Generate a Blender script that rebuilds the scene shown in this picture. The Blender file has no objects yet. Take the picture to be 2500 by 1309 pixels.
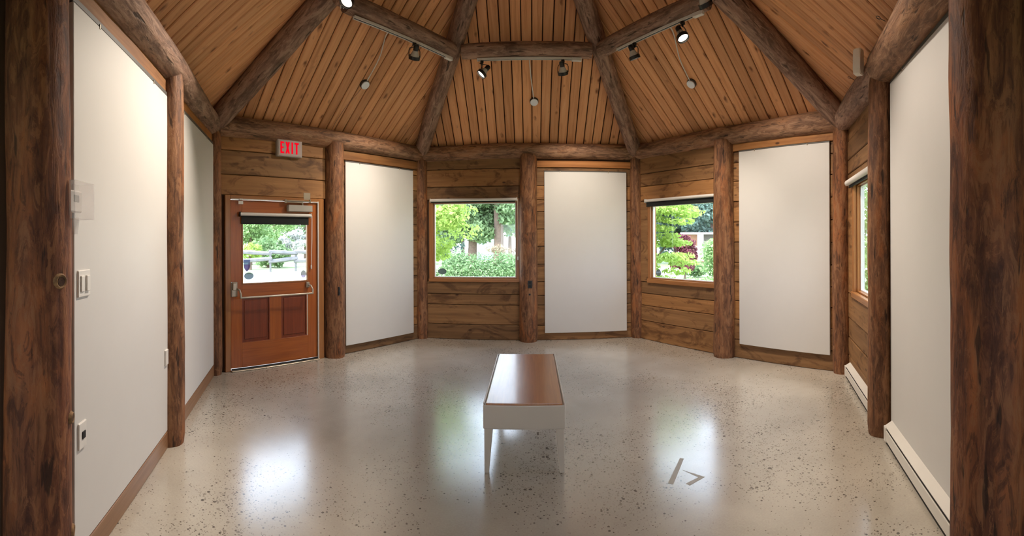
import bpy, bmesh, math, random
from mathutils import Vector, Matrix, noise
random.seed(11)
PI = math.pi
S = bpy.context.scene
COL = S.collection
# ---------------------------------------------------------------- camera: the photograph is a cylindrical panorama
F, CX, CY = 1081.7, 1297.1, 583.8
cd = bpy.data.cameras.new('camera'); cam = bpy.data.objects.new('camera', cd); COL.objects.link(cam)
cd.lens = 14.0; cd.clip_start = 0.02; cd.clip_end = 300
cd.type = 'PANO'; cd.panorama_type = 'CENTRAL_CYLINDRICAL'
cd.central_cylindrical_radius = 1.0
cd.central_cylindrical_range_u_min = -CX / F
cd.central_cylindrical_range_u_max = (2500 - CX) / F
cd.central_cylindrical_range_v_min = -(1309 - CY) / F
cd.central_cylindrical_range_v_max = CY / F
cam.location = (0.0455, -3.8402, 1.532)
cam.rotation_euler = (Matrix.Rotation(PI/2, 3, 'X') @ Matrix.Rotation(math.radians(-.24), 3, 'Z')).to_euler()
S.camera = cam
# ---------------------------------------------------------------- world, sun, exposure
W = bpy.data.worlds.new('sky'); S.world = W; W.use_nodes = True
nt = W.node_tree; bgn = nt.nodes['Background']
tc = nt.nodes.new('ShaderNodeTexCoord'); sx = nt.nodes.new('ShaderNodeSeparateXYZ'); rp = nt.nodes.new('ShaderNodeValToRGB')
nt.links.new(tc.outputs['Generated'], sx.inputs[0]); nt.links.new(sx.outputs['Z'], rp.inputs[0]); nt.links.new(rp.outputs[0], bgn.inputs[0])
rp.color_ramp.elements[0].position = 0.0; rp.color_ramp.elements[0].color = (0.86, 0.91, 1.0, 1)
rp.color_ramp.elements[1].position = 0.6; rp.color_ramp.elements[1].color = (0.62, 0.75, 1.0, 1)
bgn.inputs['Strength'].default_value = 7.0
sd = bpy.data.lights.new('sun', 'SUN'); sd.energy = 7.0; sd.angle = math.radians(3); sd.color = (1, 0.95, 0.86)
so = bpy.data.objects.new('sun', sd); COL.objects.link(so)
so.rotation_euler = Vector((0.35, 0.75, -1.15)).to_track_quat('-Z', 'Y').to_euler()
S.view_settings.view_transform = 'Standard'; S.view_settings.look = 'None'
S.view_settings.gamma = 1; S.view_settings.use_curve_mapping = False
S.view_settings.exposure = 0.14
LAMP_W = 165.0
# daylight portals in the window openings: they give no light of their own, they only guide the sampling of the sky
for _a, _u, _z, _w, _h in ((0, -.817, 1.516, 1.29, 1.17), (-60, -.845, 1.43, .90, .84), (60, -.733, 1.48, 1.17, 1.1), (120, -.70, 1.53, 1.07, 1.12), (180, 0.0, 1.525, 2.2, 1.15)):
    _l = bpy.data.lights.new('window_portal', 'AREA'); _l.shape = 'RECTANGLE'; _l.size = _w; _l.size_y = _h; _l.cycles.is_portal = True
    _o = bpy.data.objects.new('window_portal', _l); COL.objects.link(_o); _r = math.radians(_a); _d = 2.864 + .19 if _a != 180 else 7.02
    _o.location = (math.sin(_r)*_d + math.cos(_r)*_u, math.cos(_r)*_d - math.sin(_r)*_u, _z)
    _o.rotation_euler = Vector((-math.sin(_r), -math.cos(_r), 0)).to_track_quat('-Z', 'Y').to_euler()
# ---------------------------------------------------------------- helpers
def lin(c):
    return tuple((v/255/12.92 if v/255 <= .04045 else ((v/255+.055)/1.055)**2.4) for v in c) + (1.0,)
def empty(name, loc=(0, 0, 0), rz=0.0, parent=None, mat=None):
    o = bpy.data.objects.new(name, None); COL.objects.link(o); o.empty_display_size = .1
    if mat is not None: o.matrix_world = mat
    else: o.location = loc; o.rotation_euler = (0, 0, rz)
    if parent: o.parent = parent
    return o
def tag(o, label=None, cat=None, group=None, kind=None):
    if label: o['label'] = label
    if cat: o['category'] = cat
    if group: o['group'] = group
    if kind: o['kind'] = kind
    return o
def thing(name, label, cat, loc=(0, 0, 0), rz=0.0, group=None, mat=None):
    return tag(empty(name, loc, rz, None, mat), label, cat, group)
def obj(name, bm, mat, parent=None, loc=None, rot=None, smooth=False, kind=None, label=None, recalc=True):
    if recalc: bmesh.ops.recalc_face_normals(bm, faces=bm.faces)
    me = bpy.data.meshes.new(name); bm.to_mesh(me); bm.free()
    o = bpy.data.objects.new(name, me); COL.objects.link(o)
    if mat: me.materials.append(mat)
    if parent: o.parent = parent
    if loc is not None: o.location = loc
    if rot is not None: o.rotation_euler = rot
    if smooth:
        for p in me.polygons: p.use_smooth = True
        if smooth == 2:
            me.set_sharp_from_angle(angle=math.radians(40))
    if kind: o['kind'] = kind
    if label: o['label'] = label
    return o
def B(): return bmesh.new()
def bx(bm, lo, hi, bev=0.0, seg=1):
    vs = [bm.verts.new((x, y, z)) for x in (lo[0], hi[0]) for y in (lo[1], hi[1]) for z in (lo[2], hi[2])]
    fs = [bm.faces.new([vs[i] for i in q]) for q in ((0,1,3,2),(4,6,7,5),(0,4,5,1),(2,3,7,6),(0,2,6,4),(1,5,7,3))]
    if bev:
        es = list({e for f in fs for e in f.edges})
        bmesh.ops.bevel(bm, geom=es, offset=bev, segments=seg, affect='EDGES', profile=0.6)
    return bm
def prism(bm, pts, y0, y1):
    """polygon pts (x,z) extruded along y"""
    a = [bm.verts.new((p[0], y0, p[1])) for p in pts]; b = [bm.verts.new((p[0], y1, p[1])) for p in pts]
    bm.faces.new(a); bm.faces.new(b[::-1]); n = len(pts)
    for i in range(n): bm.faces.new((a[i], a[(i+1) % n], b[(i+1) % n], b[i]))
    return bm
def ring_at(bm, c, ax, r, n, ph=0):
    ax = Vector(ax).normalized(); t = ax.orthogonal().normalized(); s = ax.cross(t)
    return [bm.verts.new(Vector(c) + r*(math.cos(2*PI*i/n+ph)*t + math.sin(2*PI*i/n+ph)*s)) for i in range(n)]
def tube(bm, pts, r, n=8, cap=True):
    pts = [Vector(p) for p in pts]; rs = r if isinstance(r, (list, tuple)) else [r]*len(pts)
    prev = None; first = None; t = None
    for i, p in enumerate(pts):
        ax = (pts[min(i+1, len(pts)-1)] - pts[max(i-1, 0)]).normalized()
        t = ax.orthogonal().normalized() if t is None else (t - ax*t.dot(ax)).normalized()
        s = ax.cross(t)
        cur = [bm.verts.new(p + rs[i]*(math.cos(2*PI*k/n)*t + math.sin(2*PI*k/n)*s)) for k in range(n)]
        if prev:
            for k in range(n): bm.faces.new((prev[k], prev[(k+1) % n], cur[(k+1) % n], cur[k]))
        else: first = cur
        prev = cur
    if cap: bm.faces.new(first[::-1]); bm.faces.new(prev)
    return bm
def lathe(bm, prof, M=None, n=20, cap=True):
    """profile (r,z) about local z, transformed by M"""
    M = M or Matrix()
    prev = first = None
    for r, z in prof:
        cur = [bm.verts.new(M @ Vector((r*math.cos(2*PI*k/n), r*math.sin(2*PI*k/n), z))) for k in range(n)]
        if prev:
            for k in range(n): bm.faces.new((prev[k], prev[(k+1) % n], cur[(k+1) % n], cur[k]))
        else: first = cur
        prev = cur
    if cap: bm.faces.new(first[::-1]); bm.faces.new(prev)
    return bm
# ---------------------------------------------------------------- materials
def newmat(name):
    m = bpy.data.materials.new(name); m.use_nodes = True
    nt = m.node_tree; bs = nt.nodes['Principled BSDF']
    return m, nt, bs
class NG:
    """small node-graph helper"""
    def __init__(s, nt): s.nt = nt
    def n(s, t, **k):
        nd = s.nt.nodes.new(t)
        for a, b in k.items(): setattr(nd, a, b)
        return nd
    def l(s, a, b): s.nt.links.new(a, b)
    def coords(s, scale, rnd=True, kind='Object'):
        tc = s.n('ShaderNodeTexCoord'); src = tc.outputs[kind]
        if rnd:
            oi = s.n('ShaderNodeObjectInfo'); mu = s.n('ShaderNodeMath', operation='MULTIPLY'); mu.inputs[1].default_value = 37.0
            s.l(oi.outputs['Random'], mu.inputs[0])
            ad = s.n('ShaderNodeVectorMath', operation='ADD'); s.l(src, ad.inputs[0]); s.l(mu.outputs[0], ad.inputs[1]); src = ad.outputs[0]
        mp = s.n('ShaderNodeMapping'); mp.inputs['Scale'].default_value = scale; s.l(src, mp.inputs[0])
        return mp.outputs[0]
    def noise(s, vec, scale=1, detail=4, rough=.55, dist=0.0):
        nd = s.n('ShaderNodeTexNoise'); nd.inputs['Scale'].default_value = scale; nd.inputs['Detail'].default_value = detail
        nd.inputs['Roughness'].default_value = rough; nd.inputs['Distortion'].default_value = dist
        s.l(vec, nd.inputs['Vector']); return nd.outputs['Fac']
    def ramp(s, fac, stops, interp='LINEAR'):
        r = s.n('ShaderNodeValToRGB'); r.color_ramp.interpolation = interp; e = r.color_ramp.elements
        while len(e) < len(stops): e.new(.5)
        for el, (p, c) in zip(e, stops): el.position = p; el.color = c if len(c) == 4 else tuple(c)+(1,)
        s.l(fac, r.inputs[0]); return r.outputs[0]
    def mix(s, fac, a, b, mode='MIX'):
        m = s.n('ShaderNodeMix', data_type='RGBA', blend_type=mode)
        for inp, v in ((m.inputs[0], fac), (m.inputs[6], a), (m.inputs[7], b)):
            if hasattr(v, 'is_output'): s.l(v, inp)
            else: inp.default_value = v
        return m.outputs[2]
    def math(s, op, a, b=None, c=None):
        m = s.n('ShaderNodeMath', operation=op)
        for i, v in enumerate((a, b, c)):
            if v is None: continue
            if hasattr(v, 'is_output'): s.l(v, m.inputs[i])
            else: m.inputs[i].default_value = v
        return m.outputs[0]
    def bump(s, h, bs, strength=.3, dist=.01):
        b = s.n('ShaderNodeBump'); b.inputs['Strength'].default_value = strength; b.inputs['Distance'].default_value = dist
        s.l(h, b.inputs['Height']); s.l(b.outputs[0], bs.inputs['Normal'])
def plain(name, rgb, rough=.5, metal=0.0, spec=.5, var=0.06, scale=6.0):
    m, nt, bs = newmat(name); g = NG(nt); c = lin(rgb)
    f = g.noise(g.coords((scale,)*3), 1, 3)
    col = g.ramp(f, [(.3, tuple(v*(1-var) for v in c[:3])), (.7, tuple(min(1, v*(1+var)) for v in c[:3]))])
    g.l(col, bs.inputs['Base Color']); bs.inputs['Roughness'].default_value = rough; bs.inputs['Metallic'].default_value = metal
    bs.inputs['Specular IOR Level'].default_value = spec
    return m
def log_mat(name, dark, mid, light, patch, amt=.5):
    m, nt, bs = newmat(name); g = NG(nt)
    v1 = g.coords((22, 22, 1.6)); v2 = g.coords((5, 5, 1.3)); v3 = g.coords((30, 30, 4.5)); v4 = g.coords((9, 9, 3.0))
    grain = g.noise(v1, 1, 6, .65, .4)
    col = g.ramp(grain, [(.25, lin(dark)), (.5, lin(mid)), (.75, lin(light))])
    big = g.noise(v2, 1, 4, .6, .6)
    pf = g.ramp(big, [(.50, (0, 0, 0)), (.64, (amt,)*3)])
    col = g.mix(pf, col, lin(patch))
    sf = g.noise(v4, 1, 5, .7, .8)
    shade = g.ramp(sf, [(.32, (.52, .48, .46)), (.50, (1, 1, 1)), (.70, (1.18, 1.14, 1.10))])
    col = g.mix(1.0, col, shade, 'MULTIPLY')
    v5 = g.coords((17, 17, 4.2)); fk = g.noise(v5, 1, 5, .72, 1.2)
    col = g.mix(g.ramp(fk, [(.54, (0, 0, 0)), (.575, (.5,)*3), (.70, (.75,)*3)]), col, lin(light))
    col = g.mix(g.ramp(fk, [(.34, (.8,)*3), (.43, (.45,)*3), (.455, (0, 0, 0))]), col, lin(dark))
    fl = g.noise(v3, 1, 2, .5)
    ff = g.ramp(fl, [(.655, (0, 0, 0)), (.70, (.75,)*3)])
    col = g.mix(ff, col, (0.018, 0.009, 0.005, 1))
    g.l(col, bs.inputs['Base Color']); bs.inputs['Roughness'].default_value = .62; bs.inputs['Specular IOR Level'].default_value = .3
    hh = g.math('ADD', g.math('ADD', grain, g.math('MULTIPLY', sf, 1.0)), g.math('MULTIPLY', fk, .8)); g.bump(g.math('SUBTRACT', hh, g.math('MULTIPLY', ff, .5)), bs, .55, .012)
    return m
M_post = log_mat('log_post_wood', (78, 50, 34), (122, 82, 55), (156, 112, 78), (158, 96, 52), .65)
M_plate = log_mat('plate_log_wood', (90, 66, 51), (140, 104, 80), (176, 138, 108), (168, 118, 80), .5)
M_rafter = log_mat('rafter_log_wood', (96, 73, 61), (146, 114, 96), (180, 148, 127), (160, 119, 97), .45)
M_front = log_mat('front_post_wood', (66, 36, 25), (112, 67, 44), (150, 100, 66), (166, 98, 52), .6)
def wall_wood(name, cols, stain=.8):
    m, nt, bs = newmat(name); g = NG(nt)
    grain = g.noise(g.coords((1.1, 14, 22)), 1, 5, .55, .4)
    col = g.ramp(grain, [(.25, lin(cols[0])), (.52, lin(cols[1])), (.8, lin(cols[2]))])
    st = g.noise(g.coords((1.7, 3, 4.2)), 1, 6, .62, 1.9)
    sf = g.ramp(st, [(.525, (0, 0, 0)), (.60, (stain*.6,)*3), (.70, (stain,)*3)])
    col = g.mix(sf, col, lin((70, 40, 18)))
    oi = g.n('ShaderNodeObjectInfo')
    tint = g.ramp(oi.outputs['Random'], [(0, (.66, .68, .72)), (.5, (1, 1, 1)), (1, (1.3, 1.2, 1.04))])
    col = g.mix(1.0, col, tint, 'MULTIPLY')
    kn = g.n('ShaderNodeTexVoronoi'); kn.inputs['Scale'].default_value = 1.0; g.l(g.coords((2.4, 2.4, 5)), kn.inputs['Vector'])
    kf = g.ramp(kn.outputs['Distance'], [(.045, (.85,)*3), (.09, (0, 0, 0))])
    col = g.mix(kf, col, lin((52, 28, 14)))
    g.l(col, bs.inputs['Base Color']); bs.inputs['Roughness'].default_value = .6; bs.inputs['Specular IOR Level'].default_value = .3
    g.bump(grain, bs, .35, .006)
    return m
M_wall = wall_wood('wall_plank_wood', ((122, 88, 56), (143, 104, 66), (164, 122, 80)))
M_fascia = wall_wood('fascia_wood', ((126, 80, 42), (164, 110, 62), (184, 132, 82)), .25)
M_back = plain('wall_backing', (70, 48, 30), .8)
def ceil_mat():
    m, nt, bs = newmat('ceiling_plank_wood'); g = NG(nt)
    grain = g.noise(g.coords((26, 1.5, 10)), 1, 5, .6, .6)
    col = g.ramp(grain, [(.25, lin((192, 132, 86))), (.5, lin((222, 160, 112))), (.8, lin((232, 177, 132)))])
    oi = g.n('ShaderNodeObjectInfo')
    tint = g.ramp(oi.outputs['Random'], [(0, (.80, .77, .74)), (.5, (1, 1, 1)), (1, (1.12, 1.10, 1.06))])
    col = g.mix(1.0, col, tint, 'MULTIPLY')
    wv = g.coords((8, 4.2, 4)); wn = g.n('ShaderNodeTexNoise'); wn.inputs['Scale'].default_value = 2.5; g.l(wv, wn.inputs['Vector'])
    va = g.n('ShaderNodeVectorMath', operation='MULTIPLY_ADD'); g.l(wn.outputs['Color'], va.inputs[0]); va.inputs[1].default_value = (.35, .35, .35); g.l(wv, va.inputs[2])
    kn = g.n('ShaderNodeTexVoronoi'); kn.inputs['Scale'].default_value = 1.0; g.l(va.outputs[0], kn.inputs['Vector'])
    kf = g.ramp(kn.outputs['Distance'], [(.08, (.85,)*3), (.13, (.5,)*3), (.24, (0, 0, 0))])
    ks = g.n('ShaderNodeSeparateColor'); g.l(kn.outputs['Color'], ks.inputs[0]); kf = g.math('MULTIPLY', kf, g.math('LESS_THAN', ks.outputs[0], .42))
    col = g.mix(kf, col, lin((112, 62, 32)))
    fl = g.ramp(g.noise(g.coords((10, 2.5, 4)), 1, 4, .7, .8), [(.64, (0, 0, 0)), (.74, (.5,)*3)])
    col = g.mix(fl, col, lin((116, 66, 32)))
    g.l(col, bs.inputs['Base Color']); bs.inputs['Roughness'].default_value = .55; bs.inputs['Specular IOR Level'].default_value = .3
    g.bump(grain, bs, .2, .004)
    return m
M_ceil = ceil_mat()
M_roof = plain('roof_backing', (52, 30, 16), .9)
def floor_mat():
    m, nt, bs = newmat('polished_concrete'); g = NG(nt)
    P = g.coords((1, 1, 1), False)
    base = g.ramp(g.noise(P, 1.6, 6, .6, .3), [(.3, lin((172, 163, 149))), (.7, lin((194, 185, 170)))])
    fine = g.ramp(g.noise(P, 90, 3, .6), [(.3, (.93,)*3), (.7, (1.05,)*3)])
    col = g.mix(1.0, base, fine, 'MULTIPLY')
    # exposed aggregate: stones of several sizes, denser in patches
    dens = g.noise(P, .9, 4, .6, .4)
    for sc, lo, r0, cdark in ((56, .42, .33, (70, 62, 54)), (100, .40, .36, (92, 82, 70)), (33, .47, .30, (76, 67, 58))):
        vo = g.n('ShaderNodeTexVoronoi'); vo.inputs['Scale'].default_value = sc; g.l(P, vo.inputs['Vector'])
        sepc = g.n('ShaderNodeSeparateColor'); g.l(vo.outputs['Color'], sepc.inputs[0])
        thr = g.math('MULTIPLY_ADD', dens, 1.9, -lo*1.9)           # share of cells that carry a dark stone
        keep = g.math('LESS_THAN', sepc.outputs[0], thr)
        rad = g.math('MULTIPLY_ADD', sepc.outputs[1], .2, r0-.1)
        ins = g.math('LESS_THAN', vo.outputs['Distance'], rad)
        fac = g.math('MULTIPLY', g.math('MULTIPLY', keep, ins), g.math('MULTIPLY_ADD', sepc.outputs[2], .5, .4))
        col = g.mix(fac, col, lin(cdark))
    g.l(col, bs.inputs['Base Color'])
    rg = g.ramp(g.noise(P, 2.2, 4, .6), [(.3, (.19,)*3), (.7, (.255,)*3)])
    g.l(rg, bs.inputs['Roughness']); bs.inputs['IOR'].default_value = 1.85; bs.inputs['Specular IOR Level'].default_value = .5
    bs.inputs['Coat Weight'].default_value = .25; bs.inputs['Coat Roughness'].default_value = .16
    return m
M_floor = floor_mat()
M_panel = plain('white_panel_paint', (210, 206, 201), .55, var=.008)
M_white = plain('white_plastic', (222, 217, 210), .4, var=.02)
M_heater = plain('heater_enamel', (222, 216, 206), .35, var=.02)
M_bench = plain('bench_paint', (206, 196, 184), .4, var=.02)
M_black = plain('black_metal', (22, 21, 20), .4, var=.1)
M_fabric = plain('black_blind_fabric', (26, 28, 26), .8, var=.1)
M_rail = plain('grey_panel_rail', (84, 80, 74), .5, var=.08)
M_steel = plain('brushed_steel', (176, 164, 146), .35, .85)
M_alu = plain('grey_enamel', (176, 170, 160), .45, .1)
M_signbox = plain('exit_sign_housing', (176, 168, 158), .5, var=.03)
M_vinyl = plain('white_vinyl_stop', (214, 210, 206), .4, var=.02)
M_dark = plain('dark_slot', (16, 14, 13), .7)
M_display = plain('grey_display', (118, 120, 116), .3)
M_bulb = plain('lamp_reflector_glass', (196, 190, 180), .25, var=.03)
M_vest = plain('vestibule_paint', (226, 220, 210), .7, var=.02)
def door_mat(name, c0, c1, c2, axis):
    m, nt, bs = newmat(name); g = NG(nt)
    sc = (40, 20, 1.6) if axis == 'z' else (1.6, 20, 40)
    gr = g.noise(g.coords(sc), 1, 5, .6, .5)
    col = g.ramp(gr, [(.25, lin(c0)), (.5, lin(c1)), (.78, lin(c2))])
    g.l(col, bs.inputs['Base Color']); bs.inputs['Roughness'].default_value = .32; bs.inputs['Specular IOR Level'].default_value = .5
    return m
M_door = door_mat('door_fir', (138, 70, 22), (160, 84, 28), (178, 100, 38), 'z')
M_doorh = door_mat('door_fir_rail', (138, 70, 22), (160, 84, 28), (178, 100, 38), 'x')
M_doorp = door_mat('door_fir_panel', (108, 46, 20), (122, 54, 24), (136, 62, 28), 'z')
M_trim = door_mat('fir_trim', (132, 84, 40), (156, 102, 54), (174, 120, 68), 'z')
M_trimh = door_mat('fir_trim_rail', (132, 84, 40), (156, 102, 54), (174, 120, 68), 'x')
M_base = door_mat('baseboard_wood', (118, 82, 56), (140, 102, 72), (156, 118, 86), 'x')
def bench_top_mat():
    m, nt, bs = newmat('bench_top_varnish'); g = NG(nt)
    gr = g.noise(g.coords((30, 1.6, 8), False), 1, 5, .6, .5)
    col = g.ramp(gr, [(.25, lin((150, 88, 30))), (.5, lin((172, 106, 42))), (.78, lin((188, 124, 56)))])
    g.l(col, bs.inputs['Base Color']); bs.inputs['Roughness'].default_value = .3; bs.inputs['IOR'].default_value = 1.5
    bs.inputs['Coat Weight'].default_value = .4
    sm = g.ramp(g.noise(g.coords((5, 5, 5), False), 1, 5, .65), [(.35, (.09,)*3), (.7, (.22,)*3)])
    g.l(sm, bs.inputs['Coat Roughness'])
    return m
M_btop = bench_top_mat()
def emit(name, rgb, st):
    m, nt, bs = newmat(name); g = NG(nt)
    bs.inputs['Base Color'].default_value = lin(rgb); bs.inputs['Emission Color'].default_value = lin(rgb); bs.inputs['Emission Strength'].default_value = st
    return m
M_lens = emit('lamp_lens_lit', (255, 240, 220), 5.0)
M_red = emit('exit_letter_lit', (250, 6, 34), .9); _b = M_red.node_tree.nodes['Principled BSDF']; _b.inputs['Base Color'].default_value = (.05, .0, .0, 1); _b.inputs['Specular IOR Level'].default_value = 0
def glass_mat():
    m, nt, bs = newmat('window_glass'); g = NG(nt); nt.nodes.remove(bs)
    tr = g.n('ShaderNodeBsdfTransparent'); gl = g.n('ShaderNodeBsdfGlossy'); gl.inputs['Roughness'].default_value = .01
    lw = g.n('ShaderNodeLayerWeight'); fr = g.math('MULTIPLY_ADD', g.math('POWER', lw.outputs['Facing'], 5.0), .9, .02)
    mx = g.n('ShaderNodeMixShader'); g.l(fr, mx.inputs[0]); g.l(tr.outputs[0], mx.inputs[1]); g.l(gl.outputs[0], mx.inputs[2])
    tr.inputs[0].default_value = (.96, .98, .97, 1)
    g.l(mx.outputs[0], nt.nodes['Material Output'].inputs[0])
    return m
M_glass = glass_mat()
def film_mat(name, rgb, op):
    m, nt, bs = newmat(name); g = NG(nt)
    if name.endswith('film'):
        tr = g.n('ShaderNodeBsdfTransparent'); tr.inputs[0].default_value = lin(rgb); df = g.n('ShaderNodeBsdfDiffuse'); df.inputs[0].default_value = lin(rgb)
        mx = g.n('ShaderNodeMixShader'); mx.inputs[0].default_value = op; g.l(tr.outputs[0], mx.inputs[1]); g.l(df.outputs[0], mx.inputs[2])
        g.l(mx.outputs[0], nt.nodes['Material Output'].inputs[0]); nt.nodes.remove(bs); return m
    bs.inputs['Base Color'].default_value = lin(rgb); bs.inputs['Alpha'].default_value = op; bs.inputs['Roughness'].default_value = .5
    return m
M_film = film_mat('grey_window_film', (150, 160, 166), .35)
M_film2 = film_mat('violet_window_film', (160, 148, 196), .3)
M_film3 = film_mat('pale_blue_window_film', (172, 186, 214), .3)
M_clear = film_mat('clear_plastic_cover', (238, 232, 230), .22)
M_clear.node_tree.nodes['Principled BSDF'].inputs['Roughness'].default_value = .15
# ---------------------------------------------------------------- geometry of the hexagonal room
R = 3.307; AP = R*math.cos(PI/6); HALF = R/2
ANG = {'back': 0, 'back_left': -60, 'back_right': 60, 'left': -120, 'right': 120}
def nrm(a): a = math.radians(a); return Vector((math.sin(a), math.cos(a), 0))
def wmat(a, off=0.0):
    """wall frame: x along the wall (to the right seen from inside), y outward, z up, origin at mid-wall on the floor"""
    return Matrix.Translation(nrm(a)*(AP - off)) @ Matrix.Rotation(-math.radians(a), 4, 'Z')
def wp(a, u, v, z, off=0.0): return wmat(a, off) @ Vector((u, -v, z))
def wthing(a, u, v, z, name, label, cat, group=None, off=0.0):
    return thing(name, label, cat, group=group, mat=wmat(a, off) @ Matrix.Translation((u, -v, z)))
OFF = {'right': -0.05}
def struct(name, bm, m, **k): o = obj(name, bm, m, **k); o['kind'] = 'structure'; return o
# floor
bm = B(); r2 = R*1.05
pts = [(r2*math.sin(math.radians(a)), r2*math.cos(math.radians(a))) for a in (150, 90, 30, -30, -90, -150)]
pts += [(-2.75, pts[-1][1]), (-2.75, -6.95), (2.75, -6.95), (2.75, pts[0][1])]
a_ = [bm.verts.new((x, y, 0)) for x, y in pts]; b_ = [bm.verts.new((x, y, -.14)) for x, y in pts]
bm.faces.new(a_); bm.faces.new(b_[::-1])
for i in range(len(pts)): bm.faces.new((a_[i], a_[(i+1) % len(pts)], b_[(i+1) % len(pts)], b_[i]))
struct('floor', bm, M_floor)
# roof: a shell, and under it planks running up the slope between the rafters
ZP = 2.995; SL = 0.808
def zpl(d): return ZP + SL*(AP - d)
bm = B()
for i in range(6):
    a0, a1 = math.radians(-30+60*i), math.radians(30+60*i)
    d0 = AP + .6; rr = d0/math.cos(PI/6)
    p = [Vector((rr*math.sin(a0), rr*math.cos(a0), zpl(d0)+.035)), Vector((rr*math.sin(a1), rr*math.cos(a1), zpl(d0)+.035)), Vector((0, 0, zpl(0)+.035))]
    lo = [bm.verts.new(q) for q in p]; hi = [bm.verts.new(q+Vector((0, 0, .12))) for q in p]
    bm.faces.new(lo); bm.faces.new(hi[::-1]); bm.faces.new((lo[0], hi[0], hi[1], lo[1]))
bmesh.ops.remove_doubles(bm, verts=bm.verts, dist=1e-4)
ceiling = struct('ceiling', bm, M_roof)
PW = 0.131; NPK = 25; cs = 1/math.sqrt(1+SL*SL)
tilt = math.atan(SL)
rnd = random.Random(5)
for seg in ('left', 'back_left', 'back', 'back_right', 'right'):
    a = ANG[seg]
    SM = Matrix.Translation(nrm(a)*AP + Vector((0, 0, ZP))) @ Matrix.Rotation(-math.radians(a), 4, 'Z') @ Matrix.Rotation(-tilt, 4, 'X')
    sh = rnd.uniform(-.03, .03)
    for k in range(-13, 14):
        u0 = k*PW - PW/2 + sh + .005; u1 = u0 + PW - .0125
        t30 = math.tan(PI/6)
        def top(u): return (AP - max(abs(u)/t30, .06))/cs          # slope length where the miter cuts
        s0 = -.14
        if top(u0) < -.05 and top(u1) < -.05: continue
        um = (u0+u1)/2
        bm = B(); th = .02 + rnd.uniform(0, .003); bv = .007; wig = rnd.uniform(-.0012, .0012)
        y0 = rnd.uniform(-.0015, .0015)
        prof = [(u0, y0+bv), (u0+bv, y0), (u1-bv, y0), (u1, y0+bv), (u1, y0+th), (u0, y0+th)]
        lo = [bm.verts.new((u-um, -s0, w)) for u, w in prof]
        hi = [bm.verts.new((u-um+wig, -max(top(u), s0+.02), w)) for u, w in prof]
        n = len(prof)
        bm.faces.new(lo); bm.faces.new(hi[::-1])
        for i in range(n): bm.faces.new((lo[i], lo[(i+1) % n], hi[(i+1) % n], hi[i]))
        o = obj('plank', bm, M_ceil)
        o.parent = ceiling; o.matrix_world = SM @ Matrix.Translation((um, 0, 0))
# ---------------------------------------------------------------- logs
def log_bm(L, r0, r1, seed, n=22, rough=.05, bend=.012, knots=()):
    bm = B(); segs = max(14, int(L/.07)); prev = first = None
    for i in range(segs+1):
        t = i/segs; z = t*L
        e = 1.0
        if i == 0 or i == segs: e = .93
        ox = bend*noise.noise((seed*3.1, z*.8, 1.7)); oy = bend*noise.noise((seed*5.3, z*.8, 9.1))
        cur = []
        for k in range(n):
            a = 2*PI*k/n; ca, sa = math.cos(a), math.sin(a)
            r = r0+(r1-r0)*t
            d = noise.noise((ca*1.2+seed*7, sa*1.2, z*1.6))*rough + noise.noise((ca*3+seed*3, sa*3+4, z*5))*rough*.45
            r = r*e*(1+d)
            for kz, ka, kr, kh in knots:
                da = (a-ka+PI) % (2*PI)-PI
                q = (da*r0/kr)**2+((z-kz)/kr)**2
                if q < 4: r += kh*math.exp(-q)
            zz = z + (0.004 if i == 0 else -0.004 if i == segs else 0)*0
            cur.append(bm.verts.new((r*ca+ox, r*sa+oy, zz)))
        if prev:
            for k in range(n): bm.faces.new((prev[k], prev[(k+1) % n], cur[(k+1) % n], cur[k]))
        else: first = cur
        prev = cur
    bm.faces.new(first[::-1]); bm.faces.new(prev)
    return bm
def log(name, p0, p1, r0, r1, mat, seed, label, cat, group=None, **k):
    p0, p1 = Vector(p0), Vector(p1); d = p1-p0
    o = obj(name, log_bm(d.length, r0, r1, seed, **k), mat, smooth=2)
    o.location = p0; o.rotation_euler = d.to_track_quat('Z', 'Y').to_euler()
    return tag(o, label, cat, group)
def hexv(a, rr=R): a = math.radians(a); return Vector((rr*math.sin(a), rr*math.cos(a), 0))
def up(v, z): return Vector((v.x, v.y, z))
Av, Bv, Cv, Dv, Ev, Fv = (hexv(a) for a in (-90, -30, 30, 90, 150, 210))
PT = 2.80
posts = [
 ('corner', Av, .098, PT, 'slim corner log post left of the wooden exit door', M_post, 1),
 ('corner', Bv, .098, PT, 'corner log post on the left side of the middle window wall', M_post, 2),
 ('corner', Cv+Vector((.03, 0, 0)), .112, PT, 'corner log post between the middle white panel and the window with a half-lowered blind', M_post, 3),
 ('corner', Dv+Vector((0, .02, 0)), .105, PT, 'corner log post at the far end of the right wall beside the tall right-back panel', M_post, 4),
 ('mid', nrm(-60)*(AP-.02)+Vector((0, 0, 0)), .132, PT, 'thick log post right of the exit door with a black outlet', M_post, 5),
 ('mid', nrm(0)*(AP-.03), .132, PT, 'thick log post between the middle window and middle white panel', M_post, 6),
 ('mid', nrm(60)*(AP-.02)+Vector((.02, -.03, 0)), .140, PT, 'thick log post right of the window with a half-lowered blind', M_post, 7),
 ('mid', wp(-120, -.1, .0, 0), .112, PT, 'log post between the two white panels of the left wall', M_post, 8),
 ('mid', wp(120, -.06, -.02, 0), .112, PT, 'log post of the right wall between side window and near white panel', M_post, 9),
]
for kd, p, r, zt, lab, m, sdn in posts:
    log('log_post', up(p, 0), up(p, zt), r*1.06, r*.97, m, sdn, lab, 'post')
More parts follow.
